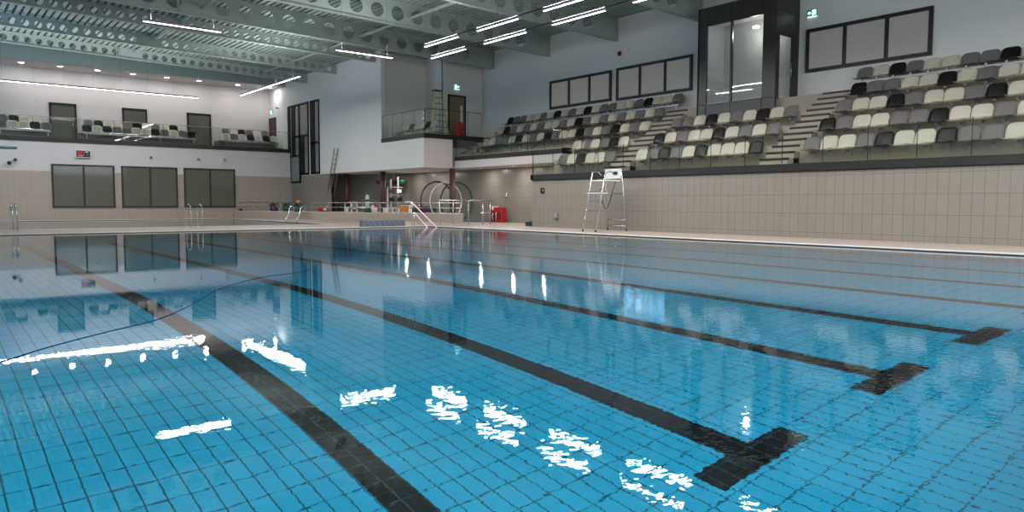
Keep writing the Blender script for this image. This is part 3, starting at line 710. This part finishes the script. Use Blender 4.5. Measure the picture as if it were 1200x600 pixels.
MB().bbox(-.02, .02, -.37, .37, 0, .34, .02).build('backrest', mat('chair_back', (.55, .57, .6), .35), lg, loc=Lg(18.93, 17.62, 1.84))
MB().bbox(-.25, .1, -.34, .34, 0, .03, .008).build('footplate', WHITE, lg, loc=Lg(18.2, 17.6, 1.32))
MB().bbox(-.05, .05, -.1, .1, 0, .3, .02).build('radio_pouch', mat('pouch', (.25, .26, .28), .5), lg, loc=Lg(18.5, 17.85, 1.0))
MB().tube([Lg(18.7, 17.3 + .32 * 0, 1.75), Lg(18.62, 17.42, 1.2), Lg(18.6, 17.55, .85), Lg(18.6, 17.68, .8), Lg(18.62, 17.8, 1.0), Lg(18.6, 17.92, 1.5)], .014).build('hanging_strap', BLACK, lg)
MB().bbox(-.015, .005, -.1, .1, 0, .11, .01).build('back_emblem', BLACK, lg, loc=Lg(18.905, 17.5, 1.98))
for (x0, y0) in (fl_, fr_, (19.3, 18.2), (19.3, 17.3)):
    MB().lathe([(.032, 0), (.032, .05), (.024, .06)], Lg(x0, y0, ZD), 10).build('rubber_foot', BLACK, lg)

# ------------------------------------------------------------------ pool ladders
def grab_ladder(x, y, label, rz=0, gap=.55, rungs=True, h=.88, into=.6):
    e = empty('pool_ladder', (x, y, ZD), label, 'pool ladder', 'pool ladders', rz)
    for s in (-gap / 2, gap / 2):
        pts = [(s, -.32, 0)]
        for k in range(9):
            a = pi * k / 8; pts.append((s, .0 - .32 * cos(a) + 0., h - .26 + .26 * sin(a)))
        pts += [(s, .30, .1), (s, .30, -into)]
        MB().tube(pts, .02, 8).build('handrail', CHROME, e)
    for z in (-.15, -.4): MB().box(-gap / 2, gap / 2, .26, .34, z, z + .03).build('rung', CHROME, e)
    return e
grab_ladder(xat(15, 30.0), 29.85, 'curved chrome pool ladder at the left edge of the second pool', gap=.12)
grab_ladder(xat(226, 30.0), 29.85, 'curved chrome pool ladder of the second pool below the third window', gap=.42)
def palm_rail(px, label):
    X = 14.35; y = yat(px, X)
    e = empty('grab_rail', (X, y, ZD), label, 'grab rail', 'grab rails beside the second pool')
    pts = [(.12, 0, 0), (.12, 0, .62)] + [(.0 + .12 * cos(pi * k / 6), 0, .68 + .1 * sin(pi * k / 6)) for k in range(7)] + [(-.14, 0, .55), (-.20, 0, .35), (-.30, 0, .2), (-.36, 0, -.3)]
    MB().tube(pts, .02, 8).build('tube', CHROME, e)
palm_rail(342, 'chrome grab rail by the second pool, further from the blue block')
palm_rail(355, 'chrome grab rail by the second pool, closer to the blue block')

# ------------------------------------------------------------------ railing on the raised surround
p0, p1 = Vector((15.75, 46.4)), Vector((20.85, 29.6)); L = (p1 - p0).length
rl = empty('railing', (p0.x, p0.y, .46), 'grey steel railing with two rails along the raised surround', 'railing', rz=atan2(p1.y - p0.y, p1.x - p0.x))
MB().tube([(0, .06, .53), (L, .06, .53)], .024).build('top_rail', STEEL, rl); MB().tube([(0, .06, .27), (L, .06, .27)], .016).build('middle_rail', STEEL, rl)
k = 0.0
while k <= L:
    MB().tube([(k, .06, 0), (k, .06, .53)], .018).build('post', STEEL, rl); k += L / 13 - 1e-6
rr = empty('railing', (17.55, 26.45, ZD), 'free-standing tubular steel railing on the deck beside the raised surround', 'railing')
MB().tube([(0, 0, 1.08), (2.95, 0, 1.08)], .025).build('top_rail', STEEL, rr); MB().tube([(2.2, 0, .52), (2.95, 0, .52)], .02).tube([(0, 0, .52), (1.0, 0, .52)], .02).build('middle_rail', STEEL, rr)
for x in (.02, .72, 1.55, 2.35, 2.75): MB().tube([(x, 0, 0), (x, 0, 1.08)], .022).lathe([(.045, 0), (.045, .012), (.02, .015)], (x, 0, 0), 10).build('post', STEEL, rr)
# pink pool-stair handrails
e = empty('stair_handrail', (16.1, 26.1, ZD), 'pink-white sloping handrail going down into the pool, taller of the two', 'handrail', 'pink pool-stair handrails')
MB().tube([(-.25, .35, .98), (.02, .3, 1.0), (.30, -1.2, -.05), (.33, -1.32, -.35)], .026).build('rail', PINK, e); MB().tube([(.02, .28, 0), (.02, .28, .98)], .02).build('post', STEEL, e)
e = empty('stair_handrail', (16.0, 26.0, ZD), 'pink-white sloping handrail going down into the pool, shorter of the two', 'handrail', 'pink pool-stair handrails')
MB().tube([(.03, -.0, .56), (0, -.05, .55), (0, -1.0, -.03), (0, -1.15, -.3)], .024).build('rail', PINK, e); MB().tube([(.0, 0, 0), (.0, 0, .55)], .02).build('post', STEEL, e)

# ------------------------------------------------------------------ blue-grey panel at the far pool edge
HB = mat('panel_blue_grey', (.15, .185, .23), .5)
e = empty('pool_edge_panel', (14.48, 25.9, ZD), 'blue-grey panel with slanting dark lines standing at the far pool edge', 'panel')
MB().bbox(-.97, .97, -.12, .12, 0, .28, .015).build('panel', HB, e)
b = MB()
for k in range(8):
    x = -.85 + .23 * k; b.prism([(x, .23), (x + .02, .23), (x + .16, .05), (x + .14, .05)], -.127, -.121, 'y')
b.build('slanting_strip', mat('panel_line', (.02, .03, .05), .5), e)
# coiled blue float line drifting on the water
pts = [(.0, 5.0), (.37, 5.43), (.69, 5.82), (1.13, 6.24), (1.51, 6.57), (1.90, 7.14), (2.32, 7.91), (2.61, 8.44), (3.1, 9.1), (3.6, 9.6), (4.1, 9.85), (4.51, 10.2)]
sm = []
for i in range(len(pts) - 1):
    P = [Vector((*pts[max(0, min(len(pts) - 1, i + d))], 0)) for d in (-1, 0, 1, 2)]
    for k in range(6):
        t = k / 6; sm.append(.5 * ((2 * P[1]) + (-P[0] + P[2]) * t + (2 * P[0] - 5 * P[1] + 4 * P[2] - P[3]) * t * t + (-P[0] + 3 * P[1] - 3 * P[2] + P[3]) * t ** 3))
tag(MB().tube([(p.x, p.y, .001) for p in sm], [.0045 - .001 * i / len(sm) for i in range(len(sm))], 6).build('floating_cable', mat('cable_blue', (.004, .012, .05), .9, spec=.05)), 'thin dark blue cable floating in a long curve on the water', 'cable')

# ------------------------------------------------------------------ columns, hoops and play things in the undercroft
for k, (x, y, lb) in enumerate(((20.35, yat(407, 20.35), 'by the leaning ladder'), (20.3, yat(449, 20.3), 'by the hanging half-round buckets'), (21.0, 30.45, 'in front of the big hoops'))):
    z0 = .46 if k < 2 else ZD
    c = MB().lathe([(.15, z0), (.15, 2.72)], (0, 0, 0), 20).build('column', BROWN); c.location = (x, y, 0); struct(c, 'round brown column ' + lb)
def hoop(xc, yc, r, m, label, th=.05):
    e = MB(); e.tube([(r * cos(2 * pi * k / 40), 0, r + .02 + r * sin(2 * pi * k / 40)) for k in range(40)], th, 8, close=True); e.mi = 0
    e.bbox(-.2, .2, -.12, .12, -.02, .02, .01)
    o = e.build('spray_hoop', m); o.location = (xc, yc, ZD + .02); tag(o, label, 'hoop', 'big play hoops')
hoop(21.63, 31.0, .99, GREEN, 'big green upright hoop standing closest to the tiled wall')
hoop(21.5, 32.6, 1.02, MAROON, 'big maroon upright hoop furthest from the red unit', .045)
hoop(21.45, 31.7, .99, WHITE, 'big white upright hoop between the maroon and green ones', .03)
# leaning ladder
e = empty('leaning_ladder', (0, 0, 0), 'tall steel double ladder leaning up past the bottom edge of the white wall', 'ladder')
B0, T0 = Vector((17.75, 41.0, .46)), Vector((19.2, 40.9, 4.1))
B0 = Vector((xat(384, 41.6), 41.6, .46)); T0 = Vector((19.3, yat(397, 19.3), 4.15))
e.location = B0; dv = T0 - B0; side = Vector((-.04, .40, 0))
for off, sh in ((Vector((0, 0, 0)), 0), (Vector((.12, -.25, .0)), .1)):
    for s in (0, 1): MB().tube([off + side * s, off + side * s + dv * (1 - sh)], .028, 6).build('side_rail', mat('worn_metal', (.2, .165, .14), .5, .5) if (s == 0 and sh == 0) else bpy.data.materials['worn_metal'], e)
    for k in range(1, 13):
        t = k / 13.2 * (1 - sh); MB().tube([off + dv * t, off + side + dv * t], .018, 6).build('rung', bpy.data.materials['worn_metal'], e)
# helper placing a small thing on the surround from its place in the plan
ZS = .46
def thing_box(name, px0, px1, Y, z0, h, dep, m, label, cat, r=.02, lid=None):
    x0, x1 = xat(px0, Y), xat(px1, Y)
    e = empty(name, ((x0 + x1) / 2, Y, z0), label, cat)
    w_ = (x1 - x0) / 2
    MB().bbox(-w_, w_, -dep / 2, dep / 2, 0, h, min(r, h / 3, w_ / 2)).build('body', m, e)
    if lid: MB().bbox(-w_ - .01, w_ + .01, -dep / 2 - .01, dep / 2 + .01, h, h + .03, .008).build('lid', lid, e)
    return e
def open_crate(name, px0, px1, Y, z0, h, dep, m, label, fill=None):
    x0, x1 = xat(px0, Y), xat(px1, Y); w_ = (x1 - x0) / 2
    e = empty(name, ((x0 + x1) / 2, Y, z0), label, 'crate'); t = .02
    b = MB(); b.box(-w_, w_, -dep / 2, dep / 2, 0, t)
    b.box(-w_, w_, -dep / 2, -dep / 2 + t, t, h).box(-w_, w_, dep / 2 - t, dep / 2, t, h).box(-w_, -w_ + t, -dep / 2, dep / 2, t, h).box(w_ - t, w_, -dep / 2, dep / 2, t, h)
    b.build('shell', m, e); MB().box(-w_ - .015, w_ + .015, -dep / 2 - .015, -dep / 2 + .0, h - .03, h).box(-w_ - .015, w_ + .015, dep / 2, dep / 2 + .015, h - .03, h).build('rim', m, e)
    if fill: 
        for q in range(5):
            o = MB().lathe([(.001, -.06), (.06, -.02), (.06, .03), (.001, .07)], n=8).build('stored_float', fill, e); o.location = (-w_ * .7 + q * w_ * .35, (q % 2 - .5) * .1, h * .8)
    return e
open_crate('toy_crate', 484, 491, 34.9, ZS, .3, .4, GREEN, 'green toy crate at the end of the white bench')
open_crate('toy_crate', 491.5, 501, 34.9, ZS, .34, .45, PURP, 'purple toy crate between two green ones', GREEN)
open_crate('toy_crate', 501.5, 508, 34.9, ZS, .26, .4, GREEN, 'green toy crate in front of the maroon hoop')
thing_box('storage_box', 466, 477, 35.6, ZS, .33, .35, ORANGE, 'orange-brown box on the surround at the end of the low bench', 'box', lid=ORANGE)
thing_box('storage_box', 469, 483, 36.8, ZS, .42, .4, WHITE, 'white box with a dark purple lid behind the orange-brown box', 'box', lid=PURP)
thing_box('storage_box', 397, 404, 40.9, ZS, .34, .35, BLACK, 'black box standing left of the first brown column', 'box')
# low white bench with openings
x0, x1 = xat(450.5, 35.3), xat(466, 35.3)
e = empty('low_bench', ((x0 + x1) / 2, 35.3, ZS), 'low white bench with dark openings before the play tower', 'bench'); w_ = (x1 - x0) / 2
MB().bbox(-w_, w_, -.2, .2, .22, .28, .01).build('seat', WHITE, e)
for s in (-w_ + .03, 0, w_ - .03): MB().box(s - .03, s + .03, -.18, .18, 0, .22).build('leg', WHITE, e)
x0, x1 = xat(405, 39.0), xat(432, 39.0)
e = empty('low_bench', ((x0 + x1) / 2, 39.0, ZS), 'low white bench between the first column and the green-white post', 'bench'); w_ = (x1 - x0) / 2
MB().bbox(-w_, w_, -.2, .2, .2, .3, .01).build('seat', WHITE, e)
for s in (-w_ + .05, w_ - .05): MB().box(s - .05, s + .05, -.18, .18, 0, .2).build('leg', WHITE, e)
# framed white play panel
x0, x1 = xat(411, 38.3), xat(419, 38.3)
e = empty('busy_frame', ((x0 + x1) / 2, 38.3, ZS), 'small white framed panel with a grey centre by the first column', 'panel'); w_ = (x1 - x0) / 2
MB().box(-w_, -w_ + .08, -.03, .03, 0, .6).box(w_ - .08, w_, -.03, .03, 0, .6).box(-w_, w_, -.03, .03, .52, .6).box(-w_, w_, -.03, .03, .16, .24).build('frame', WHITE, e)
MB().box(-w_ + .08, w_ - .08, -.01, .01, .24, .52).build('centre', GREY, e)
# white and green post
e = empty('spray_post', (xat(430.5, 36.5), 36.5, ZS), 'white spray post with green collar and foot', 'play post')
MB().lathe([(.11, 0), (.11, .85), (.07, .9), (.07, .98)], n=14).build('post', mat('post_pale', (.55, .62, .52), .5), e)
MB().lathe([(.2, 0), (.22, .08), (.14, .22), (.1, .25)], n=12).build('foot', GREEN, e); MB().lathe([(.16, .62), (.17, .68), (.1, .72)], n=12).build('collar', GREEN, e); MB().lathe([(.07, .98), (.05, 1.05), (.001, 1.07)], n=12).build('cap', GREEN, e)
# red and white bucket toys
e = empty('toy_bucket', (xat(438.5, 35.6), 35.6, ZS), 'white toy bucket heaped with red floats beside the spray post', 'toy bucket')
MB().lathe([(.13, 0), (.17, .26), (.16, .26), (.12, .02)], n=14).build('bucket', WHITE, e)
for q in range(4): o = MB().lathe([(.001, -.1), (.08, -.06), (.1, 0), (.08, .06), (.001, .1)], n=10).build('float', RED if q != 2 else WHITE, e); o.location = (.09 * cos(q * 1.7), .07 * sin(q * 1.7), .32 + .05 * (q % 2))
e = empty('toy_bag', (xat(379, 40.6), 40.6, ZS), 'red and white bag of floats lying near the leaning ladder', 'bag')
MB().bbox(-.34, .34, -.2, .2, 0, .24, .08, 3).build('bag', RED, e); MB().bbox(-.1, .1, -.21, -.19, .06, .2, .008).build('white_patch', WHITE, e); MB().lathe([(.001, 0), (.07, .05), (.001, .12)], (.2, 0, .22), 8).build('knot', WHITE, e)
def leafy(px, Y, label, fruit=None, body=GREEN):
    e = empty('water_toy', (xat(px, Y), Y, ZS), label, 'water toy')
    MB().lathe([(.22, 0), (.26, .1), (.2, .28), (.12, .36)], n=12).build('body', body, e)
    b = MB()
    for q in range(7):
        a = 2 * pi * q / 7; b.prism([(0, 0), (.1, .05), (.2, .0), (.26, -.12), (.12, -.04)], -.03, .03, 'y')
        for v in b.bm.verts[-10:] if False else []: pass
    b.bm.free()
    b = MB()
    for q in range(7):
        a = 2 * pi * q / 7; b.tube([(.0, 0, .36), (.14 * cos(a), .14 * sin(a), .46), (.27 * cos(a), .27 * sin(a), .38), (.33 * cos(a), .33 * sin(a), .24)], [.03, .045, .04, .01], 5)
    b.build('fronds', GREEN, e)
    if fruit: MB().lathe([(.001, -.13), (.12, -.08), (.16, 0), (.12, .08), (.001, .13)], (0.05, 0, .55), 12).build('ball', fruit, e)
leafy(321, 44.2, 'green and purple frond-topped water toy furthest from the grab rails', None, PURP)
leafy(336, 42.6, 'green frond-topped water toy behind the two grab rails')
leafy(349, 40.2, 'green frond-topped water toy carrying an orange ball', ORANGE)
TWR = mat('tower_paint', (.42, .42, .40), .5)
# play tower with half-round tipping buckets
Y = 36.9
e = empty('play_tower', (xat(463, Y), Y, ZS), 'white play tower of two posts with small shelves beside the second brown column', 'play tower')
for dx in (-.28, .18): MB().bbox(dx - .05, dx + .05, -.05, .05, 0, 1.9 + (.12 if dx > 0 else -.05), .01).build('post', TWR, e)
for z in (.5, .95, 1.4): MB().box(-.5, .45, -.1, .1, z, z + .03).build('shelf', TWR, e)
for (x, z, m, nm) in ((-.27, 1.1, MAROON, 'maroon'), (.2, 1.1, CREAM, 'cream'), (-.3, .62, BLACK, 'black'), (.25, .62, BLACK, 'black')):
    MB().box(x - .15, x + .15, -.13, -.10, z, z + .2).box(x - .06, x + .06, -.14, -.13, z + .05, z + .15).build('play_tile', m, e)
MB().box(-.5, -.46, -.05, .05, 0, 1.45).build('side_post', WHITE, e)
def bucket(px, y_px, m, label, r=.30, Y=37.3):
    p = atY(px, y_px, Y)
    e = empty('tipping_bucket', p, label, 'bucket', 'half-round tipping buckets')
    prof = [(r, 0), (r * .96, -r * .45), (r * .75, -r * .8), (r * .4, -r * 1.0), (.001, -r * 1.05)]
    MB().lathe(prof + [(.001, -r), (r * .93, 0)][:0], n=18).build('bowl', m, e)
    MB().tube([(-r, 0, -.02), (-r, 0, .1), (0, 0, .16), (r, 0, .1), (r, 0, -.02)], .015, 6).build('hanger', GALV, e)
    MB().tube([(0, 0, .16), (0, 0, 2.72 - p.z)], .012, 6).build('drop_rod', GALV, e)
bucket(444, 211.5, PURP, 'dark purple tipping bucket partly behind the second brown column', .22)
bucket(453.5, 215.5, GREEN, 'dark green tipping bucket, lower one beside the second brown column', .3, 37.65)
bucket(461.5, 212.5, PURP, 'dark purple tipping bucket between the two green ones', .22, 37.9)
bucket(470.5, 210.5, GREEN, 'dark green tipping bucket, highest and widest of the row', .34, 37.3)
# red unit, navy block, blue mat
e = empty('rescue_unit', (22.5, 28.65, ZD), 'bright red plastic unit standing on the deck against the undercroft wall', 'rescue unit')
MB().bbox(-.15, .15, -.45, .45, 0, .76, .03).build('body', RED, e); MB().bbox(-.17, .17, .18, .32, .62, .8, .01).build('white_tag', WHITE, e)
MB().box(-.165, -.15, -.40, -.10, .1, .52).box(-.165, -.15, .05, .36, .06, .52).build('dark_recess', mat('dark_red', (.10, .01, .01), .5), e)
MB().tube([(-.17, -.05, .1), (-.17, -.05, .5)], .015, 6).tube([(-.17, .2, .12), (-.19, .24, .3), (-.17, .2, .45)], .015, 6).build('strap', WHITE, e)
e = empty('float_block', (19.95, 23.15, ZD), 'small navy block on the deck at the end of the tiled stand wall', 'block')
MB().bbox(-.14, .14, -.25, .25, 0, .2, .02).build('block', NAVY, e); MB().box(-.145, .145, -.1, -.06, .0, .203).build('strap', BLACK, e)
tag(MB().bbox(21.9, 22.7, 29.3, 30.9, ZD, ZD + .06, .015).build('floor_mat', mat('mat_blue', (.05, .14, .27), .6)), 'blue mat lying flat on the deck beside the red unit', 'mat')
tag(MB().bbox(17.9, 18.15, 41.9, 42.2, ZS, ZS + .06, .01).build('small_float', WHITE), 'small white float lying near the black box', 'float')

# ------------------------------------------------------------------ side gallery: stepladder and bin
e = empty('stepladder', (21.1, 31.75, 4.32), 'tall yellow stepladder standing open in the side gallery', 'stepladder')
tp = (-.28, 0, 2.38)
for s in (0, .0):
    pass
MB().tube([(-.42, -.28, 0), (-.36, -.14, 2.36)], .03, 6).build('front_rail', YEL, e); MB().tube([(.42, -.28, 0), (-.02, -.14, 2.36)], .03, 6).build('front_rail', YEL, e)
MB().tube([(-.40, .5, 0), (-.34, .05, 2.3)], .022, 6).build('rear_rail', YEL, e); MB().tube([(.40, .5, 0), (0, .05, 2.3)], .022, 6).build('rear_rail', YEL, e)
for k in range(7):
    t = (k + .8) / 8; a = -.42 + .06 * t; c_ = .42 - .44 * t; yy = -.28 + .14 * t
    MB().box(a, c_, yy - .04, yy + .04, 2.36 * t - .012, 2.36 * t + .012).build('step', mat('tread_dark', (.08, .08, .07), .5) if k == 0 else bpy.data.materials['tread_dark'], e)
MB().bbox(-.42, .04, -.2, .1, 2.34, 2.40, .01).build('top_cap', BLACK, e)
MB().tube([(-.4, .2, 1.3), (-.62, .1, 1.25), (-.66, .0, .9)], .015, 6).build('tool_hook', GALV, e)
e = empty('waste_bin', (22.65, 32.2, 4.32), 'tall red bin standing beside the brown gallery door', 'bin')
MB().prism([(-.2, -.2), (.2, -.2), (.2, .2), (-.2, .2)], 0, .85).build('body', RED, e); MB().bbox(-.22, .22, -.22, .22, .85, .93, .02).build('lid', RED, e)

# ------------------------------------------------------------------ signs and wall devices
EM_G = mat('exit_green', (.0, .12, .07), .4, emit=(0, .30, .18), es=.5); EM_W = mat('exit_white', (.8, 1, .95), .4, emit=(.75, 1, .93), es=3.)
def exit_sign(loc, rz, label, flip=1):
    e = empty('exit_sign', loc, label, 'exit sign', 'green exit signs', rz)
    MB().box(-.19, .19, -.05, 0, -.12, .12).build('casing', EM_G, e)
    f = flip; y = -.056
    # arrow
    def P(pts): return [(f * a, b_) for a, b_ in pts]
    MB().prism(P([(-.15, .0), (-.09, .06), (-.09, .025), (-.04, .025), (-.04, -.025), (-.09, -.025), (-.09, -.06)]), y, -.05, 'y').build('arrow', EM_W, e)
    # doorway with a running figure
    b = MB(); b.prism(P([(.02, -.09), (.02, .09), (.15, .09), (.15, -.09), (.135, -.09), (.135, .075), (.035, .075), (.035, -.09)]), y, -.05, 'y').build('doorway', EM_W, e)
    b = MB(); b.lathe([(.014, -.055), (.014, y)], (f * .085, 0, .05), 10, 'y')
    b.prism(P([(.075, .03), (.095, .032), (.09, -.015), (.07, -.01)]), y, -.05, 'y').prism(P([(.07, -.01), (.085, -.01), (.06, -.05), (.075, -.085), (.06, -.085), (.042, -.05)]), y, -.05, 'y')
    b.prism(P([(.08, -.012), (.09, -.015), (.11, -.045), (.13, -.045), (.13, -.058), (.102, -.058)]), y, -.05, 'y').prism(P([(.05, .025), (.08, .028), (.078, .015), (.05, .008)]), y, -.05, 'y').prism(P([(.09, .028), (.115, .0), (.105, -.008), (.085, .015)]), y, -.05, 'y')
    b.build('running_figure', EM_W, e)
    MB().box(-.17, .17, -.045, -.005, -.125, -.12).build('light_strip', EM_W, e)
exit_sign((XR, 13.8, 7.74), -pi / 2, 'green lit exit sign with arrow on the wall beside the dark booth', 1)
exit_sign((23.25, 33.3, 7.32), 0, 'green lit exit sign with figure above the brown gallery door', -1)
exit_sign((XB, 50.0, 7.2), -pi / 2, 'small lit exit sign on the side wall at the end of the far gallery', 1)
def gadget(loc, rz, label, cat, name, parts):
    e = empty(name, loc, label, cat, None, rz)
    for nm, m, fn in parts: fn(MB()).build(nm, m, e)
    return e
gadget((XR, 22.95, 7.73), -pi / 2, 'red fire alarm sounder high on the wall above the windows', 'alarm', 'fire_alarm', [('base', RED, lambda b: b.bbox(-.1, .1, -.05, 0, -.1, .1, .015)), ('dome', mat('dark_red2', (.15, .01, .01), .4), lambda b: b.lathe([(.08, -.05), (.07, -.1), (.001, -.11)], n=14, axis='y'))])
gadget((XR, 22.45, 7.86), -pi / 2, 'tiny white sensor on the wall beside the red alarm', 'sensor', 'wall_sensor', [('body', WHITE, lambda b: b.bbox(-.05, .05, -.05, 0, -.07, .07, .01)), ('lens', GREEN, lambda b: b.box(-.02, .02, -.055, -.05, -.02, .02))])
gadget((XB, 48.7, 7.35), -pi / 2, 'small dark camera on the side wall beyond the gallery', 'camera', 'wall_camera', [('bracket', WHITE, lambda b: b.box(-.03, .03, -.1, 0, -.03, .03)), ('body', GREY, lambda b: b.bbox(-.05, .05, -.2, -.08, -.05, .05, .01))])
p = atY(14, 189.5, YL)
gadget((p.x - .12, YL, p.z - .05), 0, 'black and white twin-head device below the end gallery, closest to the diving board', 'wall device', 'floodlight', [('base', WHITE, lambda b: b.bbox(-.08, .08, -.08, 0, -.1, .1, .02)), ('lamp_head', BLACK, lambda b: b.lathe([(.001, -.26), (.1, -.24), (.09, -.1), (.05, -.08)], (-.02, 0, -.02), 14, 'y')), ('camera_head', BROWN, lambda b: b.lathe([(.001, -.24), (.08, -.2), (.08, -.08)], (.25, 0, .16), 12, 'y')), ('arm', WHITE, lambda b: b.tube([(0, -.05, .05), (.25, -.08, .16)], .02, 6))])
def dome(px, py, label, red=False):
    p = atY(px, py, YL)
    gadget((p.x, YL, p.z), 0, label, 'camera', 'dome_camera', [('base', WHITE, lambda b: b.lathe([(.1, 0), (.1, -.06), (.06, -.1)], n=14, axis='y')), ('dome', MAROON if red else BLACK, lambda b: b.lathe([(.07, -.08), (.05, -.14), (.001, -.16)], (0, 0, .02), 12, 'y'))])
dome(176.5, 185, 'small white dome camera above the middle end window'); dome(232, 187, 'small dark red dome camera above the third end window', True)
p = atY(262, 187.5, YL)
gadget((p.x, YL, p.z), 0, 'white wall speaker above the third end window', 'speaker', 'wall_speaker', [('body', WHITE, lambda b: b.bbox(-.11, .11, -.16, 0, -.17, .17, .02)), ('grille', mat('grille', (.35, .35, .35), .6), lambda b: b.box(-.08, .08, -.165, -.16, -.13, .13))])
p = atY(281.5, 246.5, YL)
gadget((p.x, YL, p.z), 0, 'grey socket box low on the end wall beside the raised surround', 'socket box', 'socket_box', [('box', GREY, lambda b: b.bbox(-.13, .13, -.08, 0, -.16, .16, .02)), ('cover', BLACK, lambda b: b.bbox(-.08, .08, -.1, -.08, -.09, .09, .01))])
gadget((XM, 22.05, 1.5), -pi / 2, 'black square socket high on the tiled stand wall', 'socket', 'wall_socket', [('plate', BLACK, lambda b: b.bbox(-.1, .1, -.05, 0, -.1, .1, .012)), ('plug', GREY, lambda b: b.bbox(.05, .11, -.08, -.05, -.04, .04, .01))])
gadget((XM, 21.22, .5), -pi / 2, 'grey socket box low on the tiled stand wall', 'socket', 'wall_socket', [('box', GALV, lambda b: b.bbox(-.1, .1, -.09, 0, -.1, .1, .015)), ('flap', GREY, lambda b: b.bbox(-.07, .07, -.11, -.09, -.07, .05, .01)), ('pipe', GALV, lambda b: b.tube([(0, -.03, -.1), (0, -.03, -.2)], .015, 6))])
gadget((22.8, 28.3, 1.3), -pi / 2, 'small white shower outlet on the undercroft wall above the red unit', 'shower outlet', 'shower_outlet', [('pipe', WHITE, lambda b: b.tube([(0, -.03, .2), (0, -.06, .05), (0, -.1, -.02)], .02, 6)), ('head', BLACK, lambda b: b.lathe([(.02, .0), (.06, -.06), (.001, -.07)], (0, -.1, 0), 10))])
# scoreboard clock
pl, ph = atY(88, 185, YL), atY(106, 176, YL); cxs, czs = (pl.x + ph.x) / 2, (pl.z + ph.z) / 2; sw, sh = (ph.x - pl.x) / 2, (ph.z - pl.z) / 2 - .01
e = empty('scoreboard_clock', (cxs, YL, czs), 'black digital clock board with red digits above the first end window', 'scoreboard')
MB().bbox(-sw, sw, -.14, 0, -sh, sh, .01).build('casing', WHITE, e); MB().box(-sw + .04, sw - .04, -.146, -.14, -sh + .04, sh - .04).build('face', BLACK, e)
RLED = mat('red_led', (.5, .0, .02), .4, emit=(1, .03, .07), es=.7); seg = {'3': 'abcdg', '1': 'bc', '0': 'abcdef', '7': 'abc'}
def digit(ch, x, w_, h, z0):
    b = MB(); t = .016; y0, y1 = -.152, -.146; s = seg[ch]
    if 'a' in s: b.box(x, x + w_, y0, y1, z0 + h - t, z0 + h)
    if 'g' in s: b.box(x, x + w_, y0, y1, z0 + h / 2 - t / 2, z0 + h / 2 + t / 2)
    if 'd' in s: b.box(x, x + w_, y0, y1, z0, z0 + t)
    if 'b' in s: b.box(x + w_ - t, x + w_, y0, y1, z0 + h / 2, z0 + h)
    if 'c' in s: b.box(x + w_ - t, x + w_, y0, y1, z0, z0 + h / 2)
    if 'e' in s: b.box(x, x + t, y0, y1, z0, z0 + h / 2)
    if 'f' in s: b.box(x, x + t, y0, y1, z0 + h / 2, z0 + h)
    b.build('digit', RLED, e)
digit('3', -sw + .05, .125, .21, -.075); digit('1', -sw + .215, .04, .21, -.075); digit('0', -sw + .285, .125, .21, -.075)
MB().box(-sw + .195, -sw + .212, -.152, -.146, -.02, .0).box(-sw + .195, -sw + .212, -.152, -.146, .05, .07).build('colon', RLED, e)
MB().box(.09, .26, -.150, -.146, .09, .14).box(-.25, .0, -.150, -.146, -.13, -.105).build('white_caption', WHITE, e)
MB().tube([(.19 + .055 * cos(2 * pi * k / 16), -.149, -.03 + .055 * sin(2 * pi * k / 16)) for k in range(16)], .006, 5, close=True).build('dial', GREY, e)
# springboard high at the left
yb = 38.0; tip = atY(19.5, 172.3, yb)
e = empty('springboard', (-1.5, yb, ZD), 'pale aqua springboard tip reaching in high on the left', 'diving board')
AQ = mat('aqua_board', (.22, .42, .44), .5)
MB().bbox(-.6, tip.x + 1.5, -.25, .25, tip.z - .12, tip.z - .02, .03).build('board', AQ, e)
for yy in (-.35, .35): MB().tube([(-.6, yy, 0), (-.6, yy, tip.z + .75), (1.6, yy, tip.z + .75), (1.6, yy, tip.z - .1)], .03, 8).build('guard_rail', STEEL, e)
MB().bbox(-.75, .3, -.42, .42, 0, tip.z - .14, .03).build('stand', GREY, e)
MB().bbox(.3, 1.7, -.4, .4, tip.z - .26, tip.z - .12, .02).build('fulcrum_platform', GREY, e)
